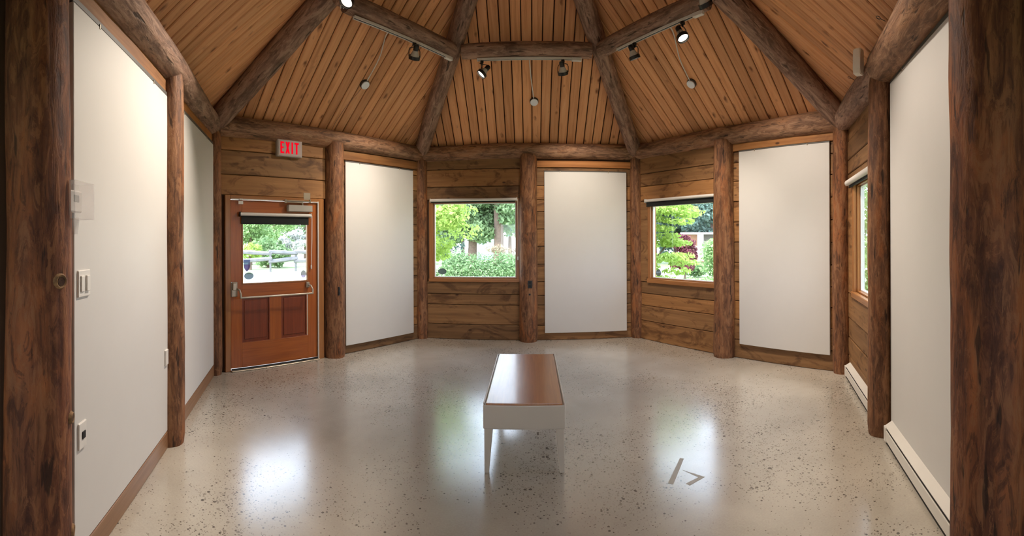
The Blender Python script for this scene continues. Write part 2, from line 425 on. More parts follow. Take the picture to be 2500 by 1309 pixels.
# the two big posts of the opening the picture is taken through
FP = Vector((-1.665, -3.0, 0)); EP = Vector((1.665, -2.87, 0))
fp = log('log_post', FP, up(FP, 3.0), .150, .138, M_front, 21, 'large log post at the left edge of the view with knots', 'post', n=36,
         knots=[(1.35, math.radians(40), .05, .012)])
fd_, rt_ = Vector((.898, -.441, 0)), Vector((.441, .898, 0))
M_knot = plain('knot_end_grain', (128, 96, 62), .8, var=.4, scale=60); M_knotd = plain('knot_heart', (66, 42, 26), .9, var=.5, scale=120)
for ka, kz, kr in ((38, 1.368, .026), (70, .79, .020), (76, .31, .020)):
    dk = math.cos(math.radians(ka))*fd_ + math.sin(math.radians(ka))*rt_
    KM = Matrix.Translation((dk*.120 + Vector((0, 0, kz)))) @ dk.to_track_quat('Z', 'Y').to_matrix().to_4x4()
    FM = fp.matrix_basis.inverted() @ Matrix.Translation(FP) @ KM
    bm = B(); lathe(bm, [(kr*1.7, 0), (kr*1.5, .02), (kr*1.15, .034), (kr, .038), (kr*.75, .034)], FM, 18); kb = obj('knot', bm, M_knot, fp, smooth=2)
    bm = B(); lathe(bm, [(kr*.74, .03), (kr*.70, .036), (kr*.2, .035)], FM, 14); obj('knot_heart', bm, M_knotd, kb, smooth=2)
log('log_post', EP, up(EP, 3.0), .172, .165, M_front, 22, 'large dark red-brown log post at the right edge of the view', 'post', n=36)
# plates: the logs lying on the posts along each wall
def platelog(p, q, r0, r1, sdn, lab, m=M_plate, **k):
    log('plate_log', p, q, r0, r1, m, sdn, lab, 'log beam', bend=.02, rough=.06, **k)
ZB = 2.862
platelog(up(Bv, ZB)+Vector((.03, 0, 0)), up(Cv, ZB)-Vector((.03, 0, 0)), .118, .118, 31, 'log beam lying over the middle window and middle white panel')
platelog(up(Av, ZB)*1+(Bv-Av).normalized()*.06, up(Bv, ZB)-(Bv-Av).normalized()*.03, .125, .115, 32, 'log beam lying over the exit door wall')
platelog(up(Cv, ZB)+(Dv-Cv).normalized()*.03, up(Dv, ZB)-(Dv-Cv).normalized()*.06, .112, .135, 33, 'log beam lying over the window with half-lowered blind and tall right-back panel')
platelog(up(Av, ZB)+(Fv-Av).normalized()*.02, up(Fv, ZB)+(Fv-Av).normalized()*.2, .125, .13, 34, 'long grey-brown log beam along the top of the left wall', M_rafter)
dm = wp(120, -.06, -.02, ZB)
platelog(up(Dv, ZB), dm, .12, .13, 35, 'short log beam over the side window of the right wall', M_rafter)
platelog(dm, up(Ev, ZB)+(Ev-Dv).normalized()*.2, .145, .15, 36, 'log beam over the near white panel of the right wall', M_plate)
# rafters
def raf(rho, ang): a = math.radians(ang); return Vector((rho*math.sin(a), rho*math.cos(a), 2.85+.70*(R-rho)))
for ang, sdn, lab, r in ((-90, 41, 'log rafter rising from the corner post left of the exit door', .128), (-30, 42, 'log rafter left of the middle roof section', .112),
                         (30, 43, 'log rafter right of the middle roof section', .112), (90, 44, 'log rafter rising from the far corner of the right wall', .128)):
    log('rafter_log', raf(R-.02, ang), raf(.22, ang), r*1.0, r*.98, M_rafter, sdn, lab, 'rafter', bend=.03, rough=.07)
# ring logs tying the rafters together
RG = 1.72; ZR = 3.812; DR = RG*math.cos(PI/6)
for a, sdn, lab in ((-120, 51, 'short ring log high at the top left edge between rafters'), (-60, 52, 'short ring log between rafters over the exit door side'), (0, 53, 'short ring log between the two middle rafters'),
                    (60, 54, 'short ring log between rafters over the half-lowered blind side'), (120, 55, 'short ring log high at the top right edge between rafters')):
    c = nrm(a)*DR; u = Vector((math.cos(math.radians(a)), -math.sin(math.radians(a)), 0)); h = RG/2-.075
    log('ring_log', up(c-u*h, ZR), up(c+u*h, ZR), .094, .094, M_rafter, sdn, lab, 'log beam', bend=.012, rough=.06)
# ---------------------------------------------------------------- walls
TH = .085; ZTOP = 2.90
def wall_box(side, holes):
    """backing with rectangular holes (u0,u1,z0,z1), then planks added by plank()"""
    off = OFF.get(side, 0); bm = B(); us = [-HALF-.02, HALF+.02]; y0, y1 = .028, TH
    cuts = sorted(holes)
    x = us[0]
    for (u0, u1, z0, z1) in cuts:
        bx(bm, (x, y0, 0), (u0, y1, ZTOP)); 
        if z0 > 0: bx(bm, (u0, y0, 0), (u1, y1, z0))
        bx(bm, (u0, y0, z1), (u1, y1, ZTOP)); x = u1
    bx(bm, (x, y0, 0), (us[1], y1, ZTOP))
    w = struct('wall_'+side, bm, M_back); w.matrix_world = wmat(ANG[side], off)
    return w
rp_ = random.Random(9)
def plank(w, u0, u1, z0, z1, m=None, v=0.0):
    bm = B(); L, H = u1-u0, z1-z0; pr = v + rp_.uniform(0, .010)
    bx(bm, (-L/2, -pr, -H/2+.0035), (L/2, .027, H/2-.0035), .006)
    o = obj('plank', bm, m or M_wall, w, loc=((u0+u1)/2, 0, (z0+z1)/2)); return o
def planks(w, u0, u1, zs, m=None):
    for a, b in zip(zs, zs[1:]): plank(w, u0, u1, a, b, m)
wb = wall_box('back', [(-1.462, -.172, .932, 2.10)])
planks(wb, -1.60, -.04, [0, .03+.20, .53, .695, .884]); planks(wb, -1.60, -.04, [2.14, 2.34, 2.605, 2.80])
planks(wb, .04, 1.60, [0, .225, .53, .675, .885, 1.15, 1.42, 1.68, 1.945, 2.125, 2.34, 2.61]); plank(wb, .10, 1.58, 2.612, 2.72, M_fascia, .012)
wbl = wall_box('back_left', [(-1.50, -.165, 0, 2.055)])
planks(wbl, -1.60, -.04, [2.06, 2.30, 2.583, 2.78, 2.86])
planks(wbl, .04, 1.60, [0, .22, .50, .74, .98, 1.25, 1.52, 1.76, 2.02, 2.28, 2.52, 2.60]); plank(wbl, .08, 1.58, 2.602, 2.735, M_fascia, .012)
wbr = wall_box('back_right', [(-1.318, -.148, .93, 2.035)])
planks(wbr, -1.60, -.04, [0, .285, .515, .70, .872]); planks(wbr, -1.60, -.04, [2.10, 2.325, 2.518, 2.82])
plank(wbr, -1.6, -1.375, .875, 2.10)
planks(wbr, .04, 1.60, [0, .235, .49, .73, .97, 1.22, 1.48, 1.74, 2.0, 2.26, 2.50, 2.64]); plank(wbr, .10, 1.59, 2.642, 2.745, M_fascia, .012)
wl = wall_box('left', [])
planks(wl, -1.62, -.02, [2.615, 2.77], M_fascia); planks(wl, .02, 1.6, [2.62, 2.77], M_fascia)
wr = wall_box('right', [(-1.235, -.16, .965, 2.09)])
planks(wr, -1.60, -.02, [0, .22, .42, .64, .915]); planks(wr, -1.60, -.02, [2.14, 2.245, 2.40, 2.61, 2.80])
plank(wr, -1.6, -1.30, .915, 2.14); plank(wr, .0, 1.62, 2.745, 2.85)
# baseboards of the left wall
for u0, u1 in ((-1.60, -.19), (-.0, 1.57)):
    bm = B(); bx(bm, (u0, -.022, 0), (u1, .028, .125), .004); o = struct('baseboard_left', bm, M_base); o.matrix_world = wmat(-120)
# ---------------------------------------------------------------- adjoining room behind the camera (its unseen window is added for fill daylight)
bm = B(); bx(bm, (-2.75, -3.16, 0), (-1.70, -3.0, 3.0)); wfl = struct('wall_front_left', bm, M_back)
for i in range(11):
    bm = B(); bx(bm, (-.5, -.013, -.121), (.5, .013, .121), .004); o = obj('plank', bm, M_wall, wfl, loc=(-2.22, -3.175, .125+i*.25))
bm = B(); bx(bm, (1.70, -3.16, 0), (2.75, -3.0, 3.0)); wfr = struct('wall_front_right', bm, M_back)
for i in range(11):
    bm = B(); bx(bm, (-.5, -.013, -.121), (.5, .013, .121), .004); o = obj('plank', bm, M_wall, wfr, loc=(2.22, -3.175, .125+i*.25))
bm = B(); bx(bm, (-2.75, -3.16, 2.62), (2.75, -2.98, 3.14)); struct('trim_1', bm, M_back)
bm = B(); bx(bm, (-2.75, -7.0, 0), (-2.6, -3.16, 2.75)); struct('wall_vestibule_left', bm, M_vest)
bm = B(); bx(bm, (2.6, -7.0, 0), (2.75, -3.16, 2.75)); struct('wall_vestibule_right', bm, M_vest)
bm = B(); bx(bm, (-2.75, -7.0, 2.75), (2.75, -3.0, 2.9)); struct('ceiling_vestibule', bm, M_vest)
bm = B()
for lo, hi in (((-2.6, -7, 0), (-1.2, -6.85, 2.75)), ((1.2, -7, 0), (2.6, -6.85, 2.75)), ((-1.2, -7, 0), (1.2, -6.85, .9)), ((-1.2, -7, 2.15), (1.2, -6.85, 2.75))): bx(bm, lo, hi)
struct('wall_vestibule_rear', bm, M_vest)
bm = B()
for x in (-1.2, -.05, 1.1): bx(bm, (x, -6.98, .9), (x+.1, -6.87, 2.15))
bx(bm, (-1.1, -6.98, .9), (1.1, -6.87, .97)); bx(bm, (-1.1, -6.98, 2.08), (1.1, -6.87, 2.15))
w4 = struct('fill_window', bm, M_trim)  # unseen window, added and sized for the fill daylight it lets in
for x0, x1 in ((-1.1, -.05), (.05, 1.1)):
    bm = B(); bx(bm, (x0, -6.93, .97), (x1, -6.924, 2.08)); obj('pane', bm, M_glass, w4)
# ---------------------------------------------------------------- windows
def window(nm, side, u0, u1, z0, z1, cu0, cu1, cz0, cz1, sticker=None, dp=.022):
    """glass opening u0..u1 x z0..z1, casing outer edge cu0.. ; pane set back in the wall"""
    w = empty(nm, mat=wmat(ANG[side], OFF.get(side, 0)) @ Matrix.Translation(((u0+u1)/2, 0, z0))); w['kind'] = 'structure'
    uc = (u0+u1)/2; a, b = u0-uc, u1-uc; h = z1-z0; ca, cb, cl, ch = cu0-uc, cu1-uc, cz0-z0, cz1-z0
    bm = B(); bx(bm, (ca, -.018, cl), (a, .02, ch), .003); obj('casing', bm, M_trim, w)
    bm = B(); bx(bm, (b, -.018, cl), (cb, .02, ch), .003); obj('casing', bm, M_trim, w)
    bm = B(); bx(bm, (a, -.018, h), (b, .02, ch), .003); obj('casing', bm, M_trimh, w)
    bm = B(); bx(bm, (ca-.005, -.034, cl), (cb+.005, .02, -.001), .005); obj('sill', bm, M_trimh, w)
    bm = B()
    t = .014
    bx(bm, (a, .021, 0), (a+t, TH+.01, h)); bx(bm, (b-t, .021, 0), (b, TH+.01, h)); bx(bm, (a+t, .021, h-t), (b-t, TH+.01, h)); bx(bm, (a+t, .021, 0), (b-t, TH+.01, t))
    obj('jamb', bm, M_trim, w)
    bm = B(); s = .012; y0, y1 = dp, dp+.04
    a2, b2 = a+t, b-t
    bx(bm, (a2, y0, t), (a2+s, y1, h-t)); bx(bm, (b2-s, y0, t), (b2, y1, h-t)); bx(bm, (a2+s, y0, h-t-s), (b2-s, y1, h-t)); bx(bm, (a2+s, y0, t), (b2-s, y1, t+s))
    obj('sash', bm, M_vinyl, w, label='white vinyl sash')
    bm = B(); bx(bm, (a2+s, dp+.018, t+s), (b2-s, dp+.022, h-t-s)); obj('pane', bm, M_glass, w)
    if sticker:
        su, sz, rx, rz = sticker
        bm = B(); prism(bm, [(su-uc+rx*math.cos(2*PI*i/28), sz-z0+rz*math.sin(2*PI*i/28)) for i in range(28)], dp+.0145, dp+.0165)
        obj('sticker', bm, M_film, w, label='grey oval window decal')
    return w
window('window_1', 'back', -1.462, -.172, .932, 2.10, -1.525, -.105, .88, 2.152, (-1.33, 1.035, .068, .048))
window('window_2', 'back_right', -1.318, -.148, .93, 2.035, -1.372, -.045, .868, 2.10, (-1.20, 1.02, .055, .05))
window('window_3', 'right', -1.235, -.16, .965, 2.09, -1.305, -.09, .905, 2.14, None, .055)
def blind(side, u0, u1, z, drop, label, rr=.022, v=.05, cord=None, fab=(.0, .0), endcap=None):
    t = wthing(ANG[side], (u0+u1)/2, 0, z, 'roller_blind', label, 'blind', off=OFF.get(side, 0)); L = (u1-u0)/2
    bm = B(); tube(bm, [(-L, -v, 0), (L, -v, 0)], rr, 16); obj('tube', bm, M_white, t, smooth=2)
    bm = B(); bx(bm, (-L+.012+fab[0], -v+rr*.55, -rr-drop), (L-.03+fab[1], -v+rr*.55+.004, rr*.6)); fb = obj('blind_fabric', bm, M_fabric, t, label='black blackout fabric')
    bm = B(); bx(bm, (-L+.012+fab[0], -v+rr*.55-.006, -rr-drop-.012), (L-.03+fab[1], -v+rr*.55+.010, -rr-drop), .003); obj('hem_bar', bm, M_fabric, fb)
    for s in (-1, 1):
        bm = B(); bx(bm, (s*L-.006, -v-.02, -.03), (s*L+.006, -.004, .028), .004); obj('bracket', bm, M_black if (endcap == s) else M_white, t)
    if cord:
        side_s, dz = cord; x = side_s*(L+.012)
        bm = B(); tube(bm, [(x, -v+.006, 0), (x+.004*side_s, -v+.012, -dz*.5), (x, -v+.016, -dz)], .0022, 6)
        tube(bm, [(x, -v-.012, 0), (x+.002*side_s, -v-.004, -dz*.5), (x, -v+.010, -dz)], .0022, 6); pc = obj('pull_chain', bm, M_white, t)
        bm = B(); lathe(bm, [(.003, 0), (.009, -.01), (.009, -.05), (.004, -.058)], Matrix.Translation((x, -v+.014, -dz)), 10); obj('chain_weight', bm, M_white, pc, smooth=2)
    return t
blind('back', -1.497, -.168, 2.133, .004, 'white roller blind fully rolled up above the middle window', cord=(1, .86))
blind('back_right', -1.387, -.085, 2.098, .055, 'white roller blind with a black strip lowered over the leafy right-back window', cord=(1, .80), endcap=1)
blind('right', -1.378, -.13, 2.118, .012, 'white roller blind rolled up over the side window of the right wall', rr=.03, v=.055)
# ---------------------------------------------------------------- door in the back left wall
dw = empty('door_1', mat=wmat(-60) @ Matrix.Translation((-.84, 0, 0))); dw['kind'] = 'structure'
def dx(u): return u+.84
dl, dr, dzt = dx(-1.437), dx(-.252), 2.005
for a_, b_, m in ((dx(-1.512), dl-.006, M_trim), (dr+.004, dx(-.155), M_trim)):
    bm = B(); bx(bm, (a_, -.014, 0), (b_, .13, 2.06), .004); obj('door_jamb', bm, m, dw)
bm = B(); bx(bm, (dl-.006, -.014, dzt+.008), (dr+.004, .13, 2.06), .004); obj('door_head', bm, M_trimh, dw)
bm = B(); bx(bm, (dr-.004, -.022, .0), (dr+.012, -.006, dzt+.02), .003); bx(bm, (dl, -.022, dzt+.002), (dr+.004, -.006, dzt+.014), .003); obj('weather_strip', bm, M_vinyl, dw, label='white weather strip')
bm = B(); bx(bm, (dl-.01, -.05, 0), (dr+.01, .10, .014), .004); obj('threshold', bm, M_steel, dw)
bm = B(); bx(bm, (dl, -.012, .015), (dr, .0, .030)); obj('door_sweep', bm, M_black, dw)
# leaf: stiles, rails, raised lower panels
Y0, Y1 = .004, .05
gu0, gu1, gz0, gz1 = dx(-1.297), dx(-.392), 1.022, 1.85
p1, p2, p3, p4, pz0, pz1 = dx(-1.30), dx(-.93), dx(-.775), dx(-.407), .322, .853
bm = B(); bx(bm, (dl, Y0, .03), (gu0, Y1, dzt), .002); obj('stile', bm, M_door, dw)
bm = B(); bx(bm, (gu1, Y0, .03), (dr, Y1, dzt), .002); obj('stile', bm, M_door, dw)
for z0, z1 in ((.03, pz0), (pz1, gz0), (gz1, dzt)):
    bm = B(); bx(bm, (gu0, Y0, z0), (gu1, Y1, z1), .002); obj('rail', bm, M_doorh, dw)
bm = B(); bx(bm, (p2, Y0, pz0), (p3, Y1, pz1), .002); obj('mullion', bm, M_door, dw)
for q0, q1 in ((p1, p2), (p3, p4)):
    bm = B(); bx(bm, (q0+.001, .018, pz0), (q1-.001, .04, pz1)); bx(bm, (q0+.035, .010, pz0+.035), (q1-.035, .02, pz1-.035), .006); dp_ = obj('door_panel', bm, M_doorp, dw, label='darker red-brown lower door panel')
    bm = B()
    for lo, hi in (((q0, .006, pz0), (q0+.012, .02, pz1)), ((q1-.012, .006, pz0), (q1, .02, pz1)), ((q0+.012, .006, pz0), (q1-.012, .02, pz0+.012)), ((q0+.012, .006, pz1-.012), (q1-.012, .02, pz1))): bx(bm, lo, hi)
    obj('panel_moulding', bm, M_doorp, dp_)
bm = B()
for lo, hi in (((gu0, -.004, gz0), (gu0+.014, .03, gz1)), ((gu1-.014, -.004, gz0), (gu1, .03, gz1)), ((gu0, -.004, gz0-.014), (gu1, .03, gz0)), ((gu0, -.004, gz1), (gu1, .03, gz1+.014))): bx(bm, lo, hi, .003)
obj('glazing_bead', bm, M_trim, dw)
bm = B(); bx(bm, (gu0+.014, .024, gz0), (gu1-.014, .029, gz1)); obj('pane', bm, M_glass, dw)
c = (dx(-1.20), 1.105)
bm = B(); prism(bm, [(c[0]+.062*math.cos(2*PI*i/28), c[1]+.042*math.sin(2*PI*i/28)) for i in range(28)], .021, .0232); obj('sticker', bm, M_film, dw, label='grey-green oval decal')
c = (dx(-1.225), 1.24)
bm = B(); prism(bm, [(c[0]-.042, c[1]), (c[0]+.042, c[1]), (c[0]+.042, c[1]+.06), (c[0]-.042, c[1]+.06)], .021, .0232); obj('sticker', bm, M_film3, dw, label='pale blue top of the shield decal')
bm = B(); prism(bm, [(c[0]-.042, c[1]), (c[0]-.038, c[1]-.035), (c[0]-.02, c[1]-.065), (c[0], c[1]-.08), (c[0]+.02, c[1]-.065), (c[0]+.038, c[1]-.035), (c[0]+.042, c[1])], .021, .0232); obj('sticker', bm, M_film2, dw, label='violet point of the shield decal')
c = (dx(-.447), 1.10)
bm = B(); prism(bm, [(c[0]+.038*math.cos(2*PI*i/24), c[1]+.046*math.sin(2*PI*i/24)) for i in range(24)], .021, .0232); obj('sticker', bm, film_mat('pale_window_film', (190, 184, 200), .3), dw, label='pale round decal')
# panic bar
bm = B(); bx(bm, (dx(-1.44), -.03, .87), (dx(-1.365), .004, 1.045), .006); lc = obj('latch_case', bm, M_steel, dw)
bm = B(); bx(bm, (dx(-1.432), -.055, .95), (dx(-1.385), -.03, 1.035), .006); obj('latch_bolt', bm, M_steel, lc)
bm = B(); bx(bm, (dx(-.43), -.03, .93), (dx(-.385), .004, 1.0), .005); obj('hinge_case', bm, M_steel, dw)
bm = B(); tube(bm, [(dx(-1.36), -.10, .865), (dx(-.385), -.10, .865)], .0115, 12)
tube(bm, [(dx(-1.375), -.03, .965), (dx(-1.36), -.075, .95), (dx(-1.355), -.10, .91), (dx(-1.352), -.10, .858)], .012, 10)
tube(bm, [(dx(-.405), -.03, .975), (dx(-.392), -.075, .955), (dx(-.386), -.10, .91), (dx(-.386), -.10, .858)], .012, 10)
obj('push_bar', bm, M_steel, dw, smooth=2)
# closer
bm = B(); bx(bm, (dx(-.70), -.06, 1.885), (dx(-.355), .004, 1.965), .005); cb_ = obj('closer_body', bm, M_alu, dw)
bm = B(); tube(bm, [(dx(-.49), -.035, 1.965), (dx(-.49), -.035, 2.0)], .012, 10); bx(bm, (dx(-.74), -.05, 1.992), (dx(-.49), -.03, 2.004), .002); bx(bm, (dx(-.74), -.045, 2.012), (dx(-.37), -.028, 2.024), .002)
tube(bm, [(dx(-.735), -.04, 1.985), (dx(-.735), -.04, 2.03)], .013, 10); tube(bm, [(dx(-.385), -.04, 2.0), (dx(-.385), -.04, 2.04)], .013, 10); obj('closer_arm', bm, M_steel, cb_, smooth=2)
bm = B(); bx(bm, (dx(-.46), -.014, 2.035), (dx(-.36), .0, 2.13), .004); obj('closer_plate', bm, M_steel, dw)
bm = B(); bx(bm, (dx(-1.345), -.016, 1.955), (dx(-1.285), .004, 1.992), .003); bx(bm, (dx(-1.34), -.03, 2.004), (dx(-1.295), -.006, 2.02), .003); obj('door_contact', bm, M_white, dw)
blind('back_left', -1.334, -.364, 1.838, .085, 'white roller blind with black fabric lowered a little on the exit door window', rr=.020, v=.03, cord=(1, .62), fab=(.01, .0), endcap=-1)
# ---------------------------------------------------------------- display panels
def panel(side, u0, u1, z0, z1, label, v0=.012, t=.024, rail=.018, m=M_panel):
    p = wthing(ANG[side], (u0+u1)/2, 0, z0, 'display_panel', label, 'panel', off=OFF.get(side, 0)); L = (u1-u0)/2
    bm = B(); bx(bm, (-L, -v0-t, 0), (L, -v0, z1-z0), .003); bd = obj('board', bm, m, p)
    if rail:
        bm = B(); bx(bm, (-L-.004, -v0-t*.95, z1-z0), (L+.004, -v0+.004, z1-z0+rail), .003); tr_ = obj('top_rail', bm, M_rail, p, label='dark grey hanging rail')
        for s in (-.62, .55):
            bm = B(); bx(bm, (s*L-.006, -v0-t-.004, z1-z0-.012), (s*L+.006, -v0-t*.5, z1-z0+.012), .002); obj('clip', bm, M_steel, tr_)
    return p
panel('back', .245, 1.502, .115, 2.545, 'tall white display panel on the middle wall right of the window')
panel('back_left', .178, 1.445, .116, 2.575, 'tall white display panel between the exit door and the middle window')
panel('back_right', .275, 1.50, .19, 2.625, 'tall white display panel right of the window with a half-lowered blind')
panel('left', -1.62, -.19, .13, 2.605, 'near wide white panel on the left wall behind the light switch', v0=-.006, t=.026, rail=.03)
panel('left', -.005, 1.57, .13, 2.615, 'far white panel on the left wall beside the corner post of the door', v0=-.006, t=.026, rail=.03)
panel('right', .08, 1.62, .0, 2.70, 'near white panel on the right wall above the baseboard heater', v0=-.022, t=.026, rail=.04)
# ---------------------------------------------------------------- baseboard heaters
def heater(u0, u1, label):
    h = wthing(120, u0, 0, 0, 'baseboard_heater', label, 'heater', off=OFF['right']); L = u1-u0
    bm = B(); prof = [(.004, .03), (.058, .03), (.066, .04), (.066, .118), (.060, .124)]
    prism_ = [(-.0, .02), (.055, .02), (.060, .026), (.060, .125), (.0, .158)]
    a = [bm.verts.new((0, -y, z)) for y, z in prism_]; b = [bm.verts.new((L, -y, z)) for y, z in prism_]
    bm.faces.new(a); bm.faces.new(b[::-1]); n = len(a)
    for i in range(n): bm.faces.new((a[i], a[(i+1) % n], b[(i+1) % n], b[i]))
    obj('casing', bm, M_heater, h)
    bm = B(); bx(bm, (.06, -.0625, .112), (L-.06, -.058, .122)); obj('upper_slot', bm, M_dark, h, label='dark air slot')
    bm = B(); bx(bm, (.03, -.066, .03), (L-.03, -.058, .108), .003); obj('front_plate', bm, M_heater, h)
    bm = B(); bx(bm, (.01, -.058, .004), (L-.01, -.01, .02)); obj('lower_slot', bm, M_dark, h)
    for x in (0, L-.05):
        bm = B(); bx(bm, (x-.003, -.069, .018), (x+.053, .0, .128), .004); obj('end_cap', bm, M_heater, h)
    return h
heater(-1.50, -.16, 'far white baseboard heater under the side window of the right wall')
heater(.11, 1.56, 'near white baseboard heater under the white panel of the right wall')
# ---------------------------------------------------------------- exit sign
sg = wthing(-60, -.68, 0, 2.555, 'exit_sign', 'lit exit sign with red letters above the wooden door', 'sign')
bm = B(); bx(bm, (-.172, -.062, 0), (.172, .0, .208), .004); obj('housing', bm, M_signbox, sg)
bm = B(); bx(bm, (-.160, -.066, .010), (.160, -.06, .198), .002); sf_ = obj('face', bm, plain('sign_face', (188, 168, 162), .5, var=.02), sg)
def letter(polys):
    bm = B()
    for p in polys: prism(bm, p, -.0685, -.0655)
    obj('letter', bm, M_red, sf_)
def rc(x0, x1, z0, z1): return [(x0, z0), (x1, z0), (x1, z1), (x0, z1)]
z0, z1, s = .034, .176, .020
letter([rc(-.135, -.115, z0, z1), rc(-.115, -.085, z1-s, z1), rc(-.115, -.093, .095, .115), rc(-.115, -.085, z0, z0+s)])
letter([[(-.066, z0), (-.044, z0), (-.006, z1), (-.028, z1)], [(-.028, z0), (-.006, z0), (-.044, z1), (-.066, z1)]])
letter([rc(.018, .039, z0, z1)])
letter([rc(.060, .120, z1-s, z1), rc(.080, .101, z0, z1-s)])
# ---------------------------------------------------------------- outlets, switches, thermostat, detector
def device(side, u, v, z, w, h, name, label, cat, m=M_white, t=.008, rz=0.0, parts=(), off=None):
    o = wthing(ANG[side], u, v, z, name, label, cat, off=OFF.get(side, 0) if off is None else off)
    if rz: o.matrix_world = o.matrix_world @ Matrix.Rotation(rz, 4, 'Z')
    bm = B(); bx(bm, (-w/2, -t, -h/2), (w/2, .012, h/2), .003); pl = obj('plate', bm, m, o)
    for nm, x, zz, pw, ph, pt, pm in parts:
        bm = B(); bx(bm, (x-pw/2, -t-pt, zz-ph/2), (x+pw/2, -t+.001, zz+ph/2), min(.002, pt*.4)); obj(nm, bm, pm, pl)
    return o
sock = [('socket', 0, .026, .034, .030, .003, M_dark), ('socket', 0, -.026, .034, .030, .003, M_dark)]
M_outl = plain('black_outlet_plastic', (30, 27, 26), .45)
def hole(side, u, v, z, label):
    o = wthing(ANG[side], u, v, z, 'conduit_plug', label, 'plug')
    bm = B(); lathe(bm, [(.019, -.01), (.019, .002), (.017, .004), (.012, .004)], Matrix.Rotation(PI/2, 4, 'X'), 16); obj('collar', bm, plain('grey_collar', (104, 84, 70), .7), o, smooth=2)
    bm = B(); lathe(bm, [(.013, -.01), (.013, .0045)], Matrix.Rotation(PI/2, 4, 'X'), 16); obj('plug', bm, M_dark, o)
device('back', .022, .158, .862, .066, .112, 'power_outlet', 'black power outlet on the post between middle window and middle panel', 'outlet', M_outl, parts=sock)
hole('back', .018, .157, .712, 'small round black plug below the outlet of the middle post')
device('back_left', -.005, .147, .872, .066, .112, 'power_outlet', 'black power outlet on the post right of the exit door', 'outlet', M_outl, parts=sock, rz=math.radians(28))
hole('back_left', .0, .147, .715, 'small round black plug below the outlet of the post by the door')
device('back_right', .105, .10, .868, .066, .112, 'power_outlet', 'black power outlet on the post right of the half-lowered blind', 'outlet', M_outl, parts=sock, rz=math.radians(-5))
hole('back_right', .115, .10, .64, 'small round black plug below the outlet of the post by the half-lowered blind')
device('right', -.09, .092, .235, .066, .16, 'power_outlet', 'dark outlet box low on the right wall post beside the far heater', 'outlet', M_outl, parts=sock, rz=math.radians(-50))
device('left', -1.535, .021, 1.335, .118, .122, 'light_switch', 'white double light switch beside the large left post', 'switch', M_white, parts=[('rocker', -.024, 0, .034, .072, .006, M_white), ('rocker', .026, 0, .034, .072, .009, M_white)])
device('left', -1.555, .021, .642, .075, .12, 'power_outlet', 'white wall outlet with a dark round socket low beside the large left post', 'outlet', M_white, parts=[('socket', .006, .0, .032, .034, .004, M_dark)])
device('left', -.262, .021, .68, .06, .11, 'blank_plate', 'small white wall plate beside the left wall post', 'wall plate', M_white, t=.012)
th = wthing(-120, -1.655, .021, 1.70, 'thermostat', 'thermostat in a clear plastic guard beside the large left post', 'thermostat')
bm = B(); bx(bm, (-.06, -.035, -.045), (.05, .0, .05), .006); tb = obj('body', bm, M_white, th)
bm = B(); bx(bm, (-.03, -.0375, .0), (.015, -.034, .03), .001); obj('display', bm, M_display, tb, label='grey display')
bm = B()
for lo, hi in (((-.09, -.075, -.075), (.085, -.072, .085)), ((-.09, -.072, -.075), (-.087, 0, .085)), ((.082, -.072, -.075), (.085, 0, .085)), ((-.087, -.072, .082), (.082, 0, .085)), ((-.087, -.072, -.075), (.082, 0, -.072))): bx(bm, lo, hi)
obj('clear_guard', bm, M_clear, th)
bm = B(); prism(bm, [(-.03, -.076), (.03, -.076), (.012, -.14), (-.012, -.14)], -.03, -.002); obj('lock_tab', bm, M_clear, th)

det = thing('motion_detector', 'white motion detector on the log beam over the right wall post', 'detector', mat=wmat(120) @ Matrix.Translation((-.13, -.14, 2.93)) @ Matrix.Rotation(math.radians(-40), 4, 'Z'))
bm = B(); prism(bm, [(-.032, -.105), (.032, -.105), (.036, -.06), (.036, .08), (.028, .10), (-.028, .10), (-.036, .08), (-.036, -.06)], -.045, .02); bmesh.ops.bevel(bm, geom=list(bm.edges), offset=.006, segments=2, affect='EDGES'); obj('body', bm, M_white, det, smooth=2); det.children[0].data.materials[0] = plain('cream_plastic', (246, 238, 222), .5, var=.02)
bm = B(); bx(bm, (-.022, -.049, .015), (.022, -.044, .075), .002); obj('lens_window', bm, M_display, det)
# eye hooks screwed into the beams
for P, lab in ((wp(120, .62, .16, 2.90), 'small eye hook in the right wall beam near the panel'), (wp(120, -.52, .12, 2.93), 'small eye hook in the short beam over the side window')):
    bm = B(); ring = [Vector((0, .014*math.cos(t), .014*math.sin(t)+.03)) for t in [i*2*PI/14 for i in range(15)]]
    tube(bm, ring, .0022, 6, False); tube(bm, [(0, 0, -.02), (0, 0, .016)], .0022, 6)
    o = obj('eye_hook', bm, M_black); o.location = P; o.rotation_euler = (0, math.radians(-70), math.radians(-30)); tag(o, lab, 'hook')
# ---------------------------------------------------------------- track lights
def rp3(a, u, z, d=1.475): return nrm(a)*d + Vector((math.cos(math.radians(a)), -math.sin(math.radians(a)), 0))*u + Vector((0, 0, z))
def track(a, u0, u1, label, feed):
    t = thing('light_track', label, 'light track', mat=Matrix.Translation(rp3(a, (u0+u1)/2, 3.695)) @ Matrix.Rotation(-math.radians(a), 4, 'Z')); L = (u1-u0)/2
    bm = B(); bx(bm, (-L, -.018, .0), (L, .018, .02), .002); bx(bm, (-L, -.018, -.008), (L, -.011, .0)); bx(bm, (-L, .011, -.008), (L, .018, .0)); ch_ = obj('channel', bm, M_white, t)
    bm = B(); bx(bm, (-L+.01, -.010, -.003), (L-.01, .010, .0)); obj('slot', bm, M_dark, ch_)
    bm = B(); bx(bm, (feed*L-.06, -.021, -.02), (feed*L+.06, .021, .021), .003); obj('feed_box', bm, M_white, t)
    return t
track(0, -.60, .60, 'white light track under the middle ring log', 1)
